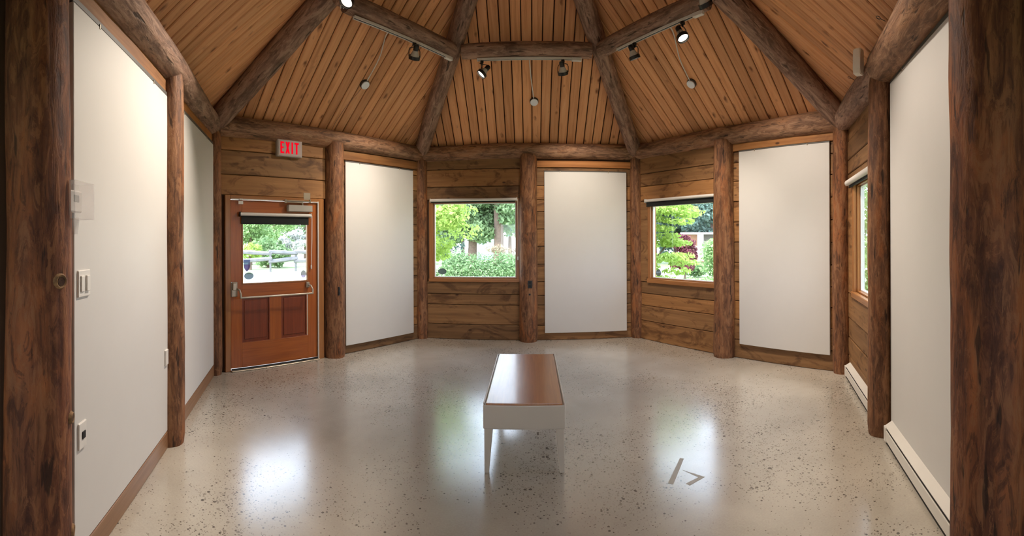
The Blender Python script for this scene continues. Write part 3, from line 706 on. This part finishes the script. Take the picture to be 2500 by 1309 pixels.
track(-60, -.70, .70, 'white light track under the ring log on the exit door side', 1)
track(60, -.48, .70, 'white light track under the ring log on the half-lowered blind side', 1)
track(-120, -.55, .76, 'white light track under the ring log at the top left edge', -1)
track(120, -.76, .55, 'white light track under the ring log at the top right edge', 1)
def lamp(a, u, target, label, power=1.0, size=76):
    P = rp3(a, u, 3.687); Cn = Vector((0, 0, -.155)); tgt = Vector(target) - (P+Cn)
    yaw = math.atan2(tgt.y, tgt.x) - PI/2; tau = math.atan2(math.hypot(tgt.x, tgt.y), -tgt.z)
    t = thing('spot_lamp', label, 'spotlight', mat=Matrix.Translation(P) @ Matrix.Rotation(yaw, 4, 'Z'))
    bm = B(); bx(bm, (-.018, -.018, -.03), (.018, .018, .0), .003); tube(bm, [(0, 0, -.03), (0, 0, -.052)], .010, 10); obj('adapter', bm, M_black, t)
    bm = B(); w = .064
    tube(bm, [(-w, 0, -.155), (-w, 0, -.085), (-w*.85, 0, -.06), (-w*.5, 0, -.05), (0, 0, -.047), (w*.5, 0, -.05), (w*.85, 0, -.06), (w, 0, -.085), (w, 0, -.155)], .0045, 6); obj('yoke', bm, M_black, t, smooth=2)
    H = Matrix.Translation(Cn) @ Matrix.Rotation(tau, 4, 'X')
    bm = B(); lathe(bm, [(.056, -.022), (.0625, -.022), (.0625, .014), (.056, .014)], H, 24, False); obj('bezel', bm, M_black, t, smooth=2)
    bm = B(); lathe(bm, [(.055, -.005), (.055, .006), (.046, .028), (.034, .055), (.027, .075)], H, 24, False); bu = obj('bulb', bm, M_bulb, t, smooth=2)
    bm = B(); lathe(bm, [(.028, .066), (.030, .075), (.030, .118), (.024, .128)], H, 20); obj('socket', bm, M_black, t, smooth=2)
    bm = B(); lathe(bm, [(.0545, -.002), (.05, -.006), (.03, -.011), (.004, -.013)], H, 24); obj('lens', bm, M_lens, bu, smooth=2)
    bm = B(); tube(bm, [H @ Vector((0, .02, .126)), Vector((0, .03, -.035)), Vector((0, .012, -.028))], .004, 6); obj('cord', bm, M_black, t)
    ld = bpy.data.lights.new('lamp_beam', 'SPOT'); ld.energy = LAMP_W*power; ld.spot_size = math.radians(size); ld.spot_blend = 1.0; ld.shadow_soft_size = .045; ld.color = (1.0, .88, .75)
    lo = bpy.data.objects.new('lamp_beam', ld); COL.objects.link(lo); lo.parent = t
    lo.matrix_local = H @ Matrix.Translation((0, 0, -.03))
    return t
lamp(0, .435, wp(0, .87, 0, 1.5), 'black track spotlight at the right end of the middle track pointing at the panel')
lamp(0, -.54, (-2.6, .9, 1.2), 'black track spotlight at the left end of the middle track, tilted left')
lamp(-60, .13, wp(-60, .8, 0, 1.5), 'black track spotlight on the exit door side track')
lamp(60, -.195, (2.45, 1.5, .7), 'black track spotlight left of the brightest one on the right-hand track')
lamp(60, .50, (2.35, -.8, .9), 'black track spotlight with bright lit face on the right-hand track', 1.6)
lamp(-120, .33, wp(-120, -.6, 0, 1.3), 'brightly lit spotlight face at the top left edge of the view', 1.7)
lamp(120, -.45, (3.0, .5, 1.6), 'black spotlight cut off at the top right edge of the view')
lamp(-120, -.35, wp(-120, -1.0, 0, 1.5), 'unseen extra black track spotlight on the left edge track just above the picture', .75)  # unseen lamp, added to light the near left panel
lamp(120, .35, wp(120, .95, 0, 1.5), 'unseen extra black track spotlight on the right edge track just above the picture', .9)  # likewise unseen, added for the light on the right wall panel
# ---------------------------------------------------------------- heat detectors with white cable
def detector(a, u, d, cable, label, wire=None):
    z = zpl(d); P = nrm(a)*d + Vector((math.cos(math.radians(a)), -math.sin(math.radians(a)), 0))*u + Vector((0, 0, z))
    M = Matrix.Translation(P) @ Matrix.Rotation(-math.radians(a), 4, 'Z') @ Matrix.Rotation(-tilt, 4, 'X')
    t = thing('heat_detector', label, 'detector', mat=M)
    bm = B(); lathe(bm, [(.060, .002), (.060, -.022), (.050, -.030)], None, 24); obj('base', bm, plain('dark_grey_base', (58, 48, 42), .6), t, smooth=2)
    bm = B(); lathe(bm, [(.050, -.030), (.054, -.034), (.054, -.041), (.050, -.045), (.01, -.046)], None, 24); obj('disc', bm, plain('pale_grey_disc', (240, 242, 248), .4, var=.02), t, smooth=2)
    Mi = M.inverted(); pts = [Mi @ Vector(p) for p in cable] + [Vector((0, .0, -.02))]
    fine = []
    for i in range(len(pts)-1):
        p0 = pts[max(i-1, 0)]; p1_, p2_ = pts[i], pts[i+1]; p3_ = pts[min(i+2, len(pts)-1)]
        for k in range(6):
            s = k/6; fine.append(.5*((2*p1_)+(-p0+p2_)*s+(2*p0-5*p1_+4*p2_-p3_)*s*s+(-p0+3*p1_-3*p2_+p3_)*s**3))
    fine.append(pts[-1])
    bm = B(); tube(bm, fine, .0065, 8); obj('cable', bm, M_white, t, smooth=2, label='white cable up to the track')
    if wire:
        bm = B(); tube(bm, [Mi @ Vector(p) for p in wire], .003, 5); obj('wire', bm, plain('thin_wire', (150, 120, 96), .6), t)
def onceil(a, u, d, dz=0.0): return nrm(a)*d + Vector((math.cos(math.radians(a)), -math.sin(math.radians(a)), 0))*u + Vector((0, 0, zpl(d)-dz))
detector(0, .093, 2.303, [rp3(0, .04, 3.70), onceil(0, .03, 1.75, .05), onceil(0, .05, 2.0, .03)], 'round white heat detector on the middle roof section')
detector(-60, .082, 2.30, [rp3(-60, -.06, 3.70), onceil(-60, -.02, 1.75, .05), onceil(-60, .07, 2.0, .03)], 'round white heat detector on the roof section above the exit door wall',
         [onceil(-60, .08, 2.33, .012), onceil(-60, -.0, 2.6, .008), onceil(-60, -.02, 2.78, .008), onceil(-60, -.05, 2.84, .06)])
detector(60, -.07, 2.32, [rp3(60, .12, 3.70), onceil(60, .10, 1.75, .05), onceil(60, -.03, 2.05, .03)], 'round white heat detector on the roof section above the half-lowered blind')
# ---------------------------------------------------------------- bench
bn = thing('bench', 'low white bench with glossy varnished wooden top in the room centre', 'bench', (-.006, -.335, 0))
BW, BL, BH = .268, .63, .462
bm = B()
bx(bm, (-BW, -BL, .292), (BW, -BL+.03, BH-.012), .008, 2); bx(bm, (-BW, BL-.03, .292), (BW, BL, BH-.012), .008, 2)
bx(bm, (-BW, -BL+.02, .30), (-BW+.03, BL-.02, BH-.012), .006); bx(bm, (BW-.03, -BL+.02, .30), (BW, BL-.02, BH-.012), .006)
bx(bm, (-BW+.02, -BL+.02, .40), (BW-.02, BL-.02, BH-.02))
obj('apron', bm, M_bench, bn)
bm = B(); bx(bm, (-BW+.018, -BL+.004, BH-.020), (BW-.018, BL-.012, BH), .004, 2); obj('seat', bm, M_btop, bn)
bm = B(); bx(bm, (-BW, -BL+.012, BH-.016), (-BW+.011, BL, BH-.002), .003); bx(bm, (BW-.011, -BL+.012, BH-.016), (BW, BL, BH-.002), .003); bx(bm, (-BW+.012, BL-.010, BH-.016), (BW-.012, BL, BH-.002), .003); obj('edge_rim', bm, M_bench, bn)
for sx in (-1, 1):
    for sy in (-1, 1):
        bm = B(); x0, x1 = BW-.006, BW-.062; y0, y1 = BL-.012, BL-.07
        top = [(sx*x0, sy*y0), (sx*x1, sy*y0), (sx*x1, sy*y1), (sx*x0, sy*y1)]
        bot = [(sx*x0, sy*y0), (sx*(x0-.030), sy*y0), (sx*(x0-.030), sy*(y0-.032)), (sx*x0, sy*(y0-.032))]
        T = [bm.verts.new((x, y, .30)) for x, y in top]; Bt = [bm.verts.new((x, y, 0)) for x, y in bot]
        bm.faces.new(T); bm.faces.new(Bt[::-1])
        for i in range(4): bm.faces.new((T[i], T[(i+1) % 4], Bt[(i+1) % 4], Bt[i]))
        bmesh.ops.bevel(bm, geom=list(bm.edges), offset=.004, segments=1, affect='EDGES')
        # a thin bead runs down the inner edge of each leg
        bx(bm, (sx*(x1+.006*1)-.004, sy*y0-.002, .02), (sx*(x1+.006)+.004, sy*y0+.002, .29)) if False else None
        obj('leg', bm, M_bench, bn)
# worn tape marks on the concrete
def mark(pts, label):
    bm = B(); a = [bm.verts.new((x, y, .0012)) for x, y in pts]; b = [bm.verts.new((x, y, .0002)) for x, y in pts]
    bm.faces.new(a); bm.faces.new(b[::-1]); n = len(a)
    for i in range(n): bm.faces.new((a[i], a[(i+1) % n], b[(i+1) % n], b[i]))
    tag(obj('tape_mark', bm, M_tape), label, 'floor mark')
M_tape = film_mat('tape_residue', (196, 188, 176), .5)
mark([(1.056, -.923), (1.080, -.938), (.908, -1.222), (.880, -1.200)], 'faint straight tape mark on the concrete floor right of the bench')
mark([(1.020, -1.080), (1.036, -1.108), (1.085, -1.200), (.985, -1.240), (1.0, -1.268), (1.125, -1.212)], 'faint bent tape mark beside the straight one on the concrete floor')
#EXTERIOR

# ---------------------------------------------------------------- outside: ground, plants, fence, buildings (all at their own distances)
GZ = -.15
def leaf_mat(name, c0, c1, c2):
    m, nt, bs = newmat(name); g = NG(nt)
    f = g.noise(g.coords((6, 6, 6), False), 1, 3, .6)
    col = g.ramp(f, [(.3, lin(c0)), (.5, lin(c1)), (.72, lin(c2))])
    g.l(col, bs.inputs['Base Color']); bs.inputs['Roughness'].default_value = .6; bs.inputs['Specular IOR Level'].default_value = .2
    tl = g.n('ShaderNodeBsdfTranslucent'); g.l(col, tl.inputs[0]); mx = g.n('ShaderNodeMixShader'); mx.inputs[0].default_value = .4
    g.l(bs.outputs[0], mx.inputs[1]); g.l(tl.outputs[0], mx.inputs[2]); g.l(mx.outputs[0], nt.nodes['Material Output'].inputs[0])
    return m
L_yellow = leaf_mat('maple_leaves', (146, 170, 84), (172, 196, 104), (196, 214, 130))
L_green = leaf_mat('hedge_leaves', (90, 118, 76), (124, 152, 104), (160, 182, 136))
L_conif = leaf_mat('conifer_needles', (96, 120, 84), (130, 154, 114), (164, 184, 144))
L_dark = leaf_mat('dark_conifer_needles', (82, 104, 98), (108, 132, 122), (140, 160, 148))
L_red = leaf_mat('red_maple_leaves', (92, 48, 58), (122, 66, 76), (146, 96, 98))
L_mid = leaf_mat('shrub_leaves', (114, 144, 90), (146, 174, 116), (174, 196, 142))
L_white = leaf_mat('white_blossom', (150, 158, 144), (196, 198, 194), (222, 220, 222))
L_rose = leaf_mat('reddish_hedge_tips', (134, 104, 92), (156, 140, 116), (168, 164, 132))
M_bark = plain('tree_bark', (112, 92, 82), .9, var=.2, scale=9)
def foliage(bm, c, rad, n, sz, rg, flat=1.0, shell=.55):
    c = Vector(c)
    for _ in range(n):
        while True:
            v = Vector((rg.uniform(-1, 1), rg.uniform(-1, 1), rg.uniform(-1, 1)))
            if v.length <= 1 and (v.length > shell or rg.random() < .35): break
        p = c + Vector((v.x*rad[0], v.y*rad[1], v.z*rad[2]))
        nrm_ = (v*.7 + Vector((rg.gauss(0, .6), rg.gauss(0, .6), rg.gauss(0, .6)+.5))).normalized()
        t = nrm_.orthogonal().normalized(); t = Matrix.Rotation(rg.uniform(0, 6.28), 3, nrm_) @ t; b = nrm_.cross(t)
        s = sz*rg.uniform(.6, 1.3)
        vs = [bm.verts.new(p + s*q) for q in (-t, -.55*b - .1*nrm_, t, .55*b - .1*nrm_)]
        bm.faces.new(vs)
def plant(name, label, cat, loc, clumps, mat, sz, trunk=None, seed=1, group=None, per=1.0):
    """clumps: (offset, radii, leaf count)"""
    rg = random.Random(seed); t = thing(name, label, cat, loc, group=group)
    bm = B()
    for c, r, n in clumps: foliage(bm, c, r, int(n*per), sz, rg)
    obj('foliage', bm, mat, t, kind='stuff', recalc=False)
    if trunk:
        bm = B()
        for pts, r0, r1 in trunk: tube(bm, pts, [r0+(r1-r0)*i/(len(pts)-1) for i in range(len(pts))], 10)
        obj('trunk', bm, M_bark, t, smooth=2)
    return t
def clump_cloud(rg, c, rad, k, cr, n, flat=.6):
    out = []
    for _ in range(k):
        while True:
            v = Vector((rg.uniform(-1, 1), rg.uniform(-1, 1), rg.uniform(-1, 1)))
            if v.length <= 1: break
        s = cr*rg.uniform(.7, 1.3)
        out.append((Vector(c)+Vector((v.x*rad[0], v.y*rad[1], v.z*rad[2])), (s, s, s*flat), n))
    return out
def gxy(px, d):
    th = (px-CX)/F; return (.0455+d*math.sin(th), -3.8402+d*math.cos(th))
# ground
def ground_mat():
    m, nt, bs = newmat('grass_ground'); g = NG(nt); P = g.coords((1, 1, 1), False)
    col = g.ramp(g.noise(P, 14, 5, .7), [(.3, lin((122, 138, 92))), (.7, lin((166, 178, 134)))])
    g.l(col, bs.inputs['Base Color']); bs.inputs['Roughness'].default_value = .9
    return m
M_grass = ground_mat(); M_gravel = plain('pale_gravel', (196, 192, 182), .9, var=.06, scale=3)
bm = B(); bx(bm, (-60, -40, GZ-.3), (60, 46, GZ)); struct('ground', bm, M_grass)
bm = B(); prism(bm, [(0, 0), (0, .012), (0, 0)], 0, 1) if False else None
bm = B()
v = [bm.verts.new((x, y, GZ+.02)) for x, y in ((-22, -2), (-4.6, 3.0), (-5.2, 9.0), (-8.6, 15.0), (-26, 9))]; w_ = [bm.verts.new((q.co.x, q.co.y, GZ-.1)) for q in v]
bm.faces.new(v); bm.faces.new(w_[::-1]); 
for i in range(5): bm.faces.new((v[i], v[(i+1) % 5], w_[(i+1) % 5], w_[i]))
struct('trim_2', bm, M_gravel)
bm = B()
v = [bm.verts.new((x, y, GZ+.02)) for x, y in ((3, 17.2), (22, 10.5), (24, 13.5), (4, 21))]; w_ = [bm.verts.new((q.co.x, q.co.y, GZ-.1)) for q in v]
bm.faces.new(v); bm.faces.new(w_[::-1])
for i in range(4): bm.faces.new((v[i], v[(i+1) % 4], w_[(i+1) % 4], w_[i]))
struct('trim_3', bm, M_gravel)
rg = random.Random(77)
# --- through the middle window
hx0, hy0 = -2.35, 13.9
cl = []
for i in range(44): cl.append(((rg.uniform(-3.6, 2.6), rg.uniform(-.6, .6), rg.uniform(.15, .95)), (.48, .42, .36), 300))
plant('hedge', 'clipped green hedge outside the middle window', 'hedge', (hx0, hy0, GZ), cl, L_green, .055, seed=3)
cl = []
for i in range(9): cl.append(((rg.uniform(-1.0, 1.0), rg.uniform(-.3, .3), rg.uniform(1.05, 1.32)), (.42, .34, .16), 150))
plant('shrub', 'reddish thin shrub behind the right end of the hedge', 'shrub', (-.85, 15.3, GZ), cl, L_rose, .05, trunk=[([(x, 0, 0), (x+.1, .02, .6), (x+.25*(1 if k % 2 else -1), 0, 1.2)], .03, .012) for k, x in enumerate((-.5, -.1, .3, .6))], seed=4)
x, y = gxy(1060, 9.6)
cl = clump_cloud(rg, (-.1, 0, 2.4), (1.0, .9, 1.2), 64, .36, 150, .45)
plant('maple_tree', 'yellow-green maple at the left side of the middle window', 'tree', (x, y, GZ), cl, L_yellow, .05, trunk=[([(0, 0, 0), (-.1, 0, 1.0), (-.3, .1, 2.4)], .07, .03)], seed=5)
for k, (px, d, tr, cz, cr, ch, lab) in enumerate(((1152, 27, .30, 3.15, 2.6, 1.75, 'drooping green conifer behind the hedge with a reddish trunk'), (1216, 25, .32, 3.7, 1.5, 1.9, 'tall conifer at the right side of the middle window with a bare thick trunk'))):
    x, y = gxy(px, d)
    cl = clump_cloud(rg, (0, 0, cz), (cr, 1.6, ch), 95 if k == 0 else 40, .55, 150, .8)
    plant('conifer_tree', lab, 'tree', (x, y, GZ), cl, L_conif, .13, trunk=[([(0, 0, 0), (.05, 0, 1.5), (0, 0, 4), (0, 0, 6)], tr, tr*.6)], seed=6+k)
x, y = gxy(1110, 30)
plant('bush', 'dark green round bush between hedge and drooping conifer', 'shrub', (x-.6, y, GZ), clump_cloud(rg, (0, 0, .9), (1.2, .6, .7), 14, .5, 110, .8), L_dark, .10, seed=9)
x, y = gxy(1262, 33)
plant('conifer_tree', 'dark blue-green conifer behind the tall bare trunk', 'tree', (x+.6, y, GZ), clump_cloud(rg, (0, 0, 3.6), (2.2, 1.2, 1.4), 34, .7, 110, .8), L_dark, .14, trunk=[([(0, 0, 0), (0, 0, 4)], .2, .1)], seed=10)
# pale blue clapboard shed beyond the trees
x, y = gxy(1187, 36)
sh = thing('garden_shed', 'pale blue clapboard building seen between the conifer trunks', 'building', (x, y, GZ))
M_blue = plain('pale_blue_siding', (168, 184, 206), .7, var=.03); M_rooff = plain('shed_roof', (150, 148, 146), .7)
bm = B(); bx(bm, (-1.0, 0, 0), (1.0, 1.6, 1.95)); obj('wall', bm, M_blue, sh)
for i in range(9):
    bm = B(); bx(bm, (-1.02, -.03, .04+i*.21), (1.02, .0, .04+i*.21+.19), .005); obj('clapboard', bm, M_blue, sh)
bm = B(); prism(bm, [(-1.2, 1.95), (1.2, 1.95), (0, 2.5)], -.2, 1.8); obj('roof', bm, M_rooff, sh)
# --- through the window with the half-lowered blind
x, y = gxy(1622, 8.9)
cl = []
for i in range(120):
    zz = rg.uniform(.75, 2.7); cl.append(((rg.uniform(-1.25, .30 + .16*(zz > 1.9)), rg.uniform(-.7, .7), zz), (.30, .32, .07), 150))
plant('maple_tree', 'bright yellow-green layered maple outside the right-back window', 'tree', (x, y, GZ), cl, L_yellow, .042, trunk=[([(-.6, .2, 0), (-.5, .1, 1.0), (-.2, 0, 2.3)], .05, .02), ([(-.5, .1, .9), (.1, 0, 1.6)], .03, .012)], seed=12)
x, y = gxy(1670, 13.2)
plant('red_maple', 'dark red maple behind the yellow-green layered maple', 'tree', (x, y, GZ), clump_cloud(rg, (0, 0, 1.15), (.34, .4, .70), 22, .18, 130, .6), L_red, .055, trunk=[([(0, 0, 0), (.05, 0, 1.2)], .04, .02)], seed=13)
x, y = gxy(1748, 16.5)
plant('shrub', 'bright green shrub at the right side of the right-back window', 'shrub', (x, y, GZ), clump_cloud(rg, (.15, 0, 1.15), (.62, .6, .85), 30, .34, 130, .7), L_mid, .06, seed=14)
x, y = gxy(1700, 19)
plant('fern_clump', 'dark green low clump in front of the deck of the brown house', 'shrub', (x, y, GZ), clump_cloud(rg, (-.1, 0, .42), (.55, .4, .3), 12, .3, 110, .7), L_green, .07, seed=15)
for k, (px, d, lab) in enumerate(((1705, 27, 'dark grey-green conifer standing left behind the brown house roof'), (1775, 25, 'dark grey-green conifer at the right behind the bright shrub'), (1620, 26, 'dark conifer behind the layered maple'))):
    x, y = gxy(px, d)
    plant('conifer_tree', lab, 'tree', (x, y+2, GZ), clump_cloud(rg, (0, 0, 3.5 if k != 0 else 4.3), (1.9, 1.4, 2.1 if k != 0 else 1.9), 50, .6, 110, .8), L_dark, .13, trunk=[([(0, 0, 0), (0, 0, 5)], .2, .1)], seed=16+k)
cl = []
for i in range(60):
    px, d = rg.uniform(1585, 1775), rg.uniform(12.5, 16.5); q = gxy(px, d); c0 = gxy(1680, 15); cl.append(((q[0]-c0[0], q[1]-c0[1], .13), (.42, .42, .16), 80))
c0 = gxy(1680, 15)
plant('ground_cover', 'low bright green planting outside the right-back window', 'plants', (c0[0], c0[1], GZ), cl, L_mid, .06, seed=20)
x, y = gxy(1700, 24.5); th_ = (1700-CX)/F
hs = thing('house', 'brown wooden house with white door frame and railed deck behind the red maple', 'house', (x, y, GZ), rz=-th_)
M_brown = plain('brown_siding', (150, 112, 88), .7); M_pwhite = plain('white_post_paint', (232, 234, 240), .6); M_deck = plain('deck_boards', (176, 146, 112), .7)
bm = B(); bx(bm, (-.75, .9, .3), (2.4, 4, 1.9)); obj('wall', bm, M_brown, hs)
bm = B(); bx(bm, (-.8, -.3, .42), (1.4, .95, .58)); obj('deck', bm, M_deck, hs)
bm = B(); bx(bm, (.05, .84, .58), (.42, .9, 2.0), .01); obj('door_frame', bm, M_pwhite, hs, label='white door frame')
bm = B(); bx(bm, (.42, .86, .58), (1.0, .9, 2.0)); obj('door_pane', bm, M_rail, hs)
for z in (.95, 1.2):
    bm = B(); bx(bm, (-.8, -.25, z), (1.3, -.21, z+.04)); obj('deck_rail', bm, M_pwhite, hs)
bm = B(); bx(bm, (-.05, -.25, .58), (.0, -.2, 1.3)); obj('rail_post', bm, M_deck, hs)
bm = B(); bx(bm, (-.9, .2, 1.9), (2.6, 4.3, 2.02), .02); obj('roof', bm, M_rooff, hs)
# --- through the door window: lawn, split-rail fence, blossom, trees
fd = 23.5
def fpt(px, z, d=fd): q = gxy(px, d); return Vector((q[0], q[1], z))
M_rail_w = plain('weathered_fence_rail', (112, 110, 114), .85, var=.2, scale=3)
fn = thing('split_rail_fence', 'weathered pale split-rail fence across the lawn outside the door', 'fence', fpt(665, GZ))
o0 = fpt(665, GZ)
fx = [500, 580, 660, 722, 800]
for i, px in enumerate(fx):
    p = fpt(px, 0, fd+(.35 if i % 2 else -.1)) - o0
    bm = B(); tube(bm, [(p.x, p.y, -.05), (p.x, p.y, 1.08)], .055, 8); obj('fence_post', bm, M_rail_w, fn)
for i in range(4):
    a = fpt(fx[i]-4, 0, fd+(.35 if i % 2 else -.1)) - o0; b = fpt(fx[i+1]+4, 0, fd+(.35 if (i+1) % 2 else -.1)) - o0
    for z, dz in ((1.02, .05), (.62, -.08)):
        bm = B(); tube(bm, [(a.x, a.y, z+dz), ((a.x+b.x)/2, (a.y+b.y)/2-.02, z), (b.x, b.y, z-dz)], [.10, .12, .10], 6); obj('fence_rail', bm, M_rail_w, fn)
for k, (px, d, cz, rad, nc, mt, nm, lab) in enumerate((
    (612, 30, 2.0, (1.5, 1, 1.7), 40, L_mid, 'tree', 'light green bushy tree left behind the split-rail fence'),
    (668, 34, 3.4, (2.6, 1.2, 2.2), 60, L_mid, 'tree', 'broad green tree in the middle behind the split-rail fence'),
    (610, 25.2, .95, (.75, .5, .5), 16, L_yellow, 'shrub', 'yellow-green shrub just behind the left of the split-rail fence'),
    (655, 27, .9, (1.2, .6, .7), 22, L_green, 'shrub', 'grey-green shrub behind the middle of the split-rail fence'),
    (745, 36, 3.6, (2.2, 1.2, 2.6), 46, L_conif, 'tree', 'tall green tree behind the white blossoming bush'))):
    x, y = gxy(px, d)
    plant(nm if nm == 'shrub' else 'leafy_tree', lab, nm, (x, y, GZ), clump_cloud(rg, (0, 0, cz), rad, nc, .5 if d > 26 else .28, 110, .75), mt, .11 if d > 26 else .07, trunk=[([(0, 0, 0), (0, 0, cz)], .12, .06)], seed=30+k)
x, y = gxy(722, 27.5)
plant('blossom_bush', 'white blossoming bush behind the split-rail fence', 'bush', (x, y, GZ), clump_cloud(rg, (0, 0, 1.55), (1.05, .7, .95), 34, .34, 120, .5), L_white, .075, trunk=[([(0, 0, 0), (.1, 0, 1.4)], .06, .03)], seed=40)
# --- through the side window of the right wall
for k, (x, y, cz, rad, mt, lab, cat) in enumerate(((6.0, 2.4, 1.35, (1.0, 1.1, 1.45), L_mid, 'dense bright green shrub outside the side window', 'shrub'), (8.2, 4.6, 2.6, (1.5, 1.2, 1.5), L_conif, 'green tree rising behind the shrub outside the side window', 'tree'))):
    plant('shrub' if cat == 'shrub' else 'leafy_tree', lab, cat, (x, y, GZ), clump_cloud(rg, (0, 0, cz), rad, 46, .36, 130, .7), mt, .05, trunk=[([(0, 0, 0), (0, 0, cz)], .06, .03)], seed=50+k)

# --- a row of single trees farther back, closing the gaps between the nearer ones
for k, (px, d, cz, rad, nc, mt, lab) in enumerate((
    (1075, 40, 3.4, (2.6, 1.2, 2.0), 46, L_mid, 'far light green tree behind the yellow-green maple'),
    (1130, 43, 4.2, (2.4, 1.2, 2.2), 46, L_conif, 'far grey-green tree behind the drooping conifer'),
    (1185, 42, 4.6, (2.2, 1.2, 2.2), 44, L_conif, 'far grey-green tree above the pale blue building'),
    (1245, 41, 4.4, (2.4, 1.2, 2.3), 46, L_mid, 'far light green tree at the right end of the middle window'),
    (1650, 31, 3.4, (2.6, 1.2, 2.4), 50, L_dark, 'far dark tree behind the brown house'),
    (1730, 33, 3.2, (2.6, 1.2, 2.6), 50, L_conif, 'far grey-green tree right of the brown house'),
    (640, 42, 3.0, (2.6, 1.2, 2.6), 46, L_conif, 'far green tree behind the middle of the split-rail fence'),
    (705, 43, 4.6, (2.6, 1.2, 2.2), 46, L_mid, 'far green tree above the white blossoming bush'))):
    x, y = gxy(px, d)
    plant('leafy_tree', lab, 'tree', (x, y, GZ), clump_cloud(rg, (0, 0, cz), rad, nc, .75, 120, .8), mt, .17, trunk=[([(0, 0, 0), (0, 0, cz)], .2, .1)], seed=70+k)
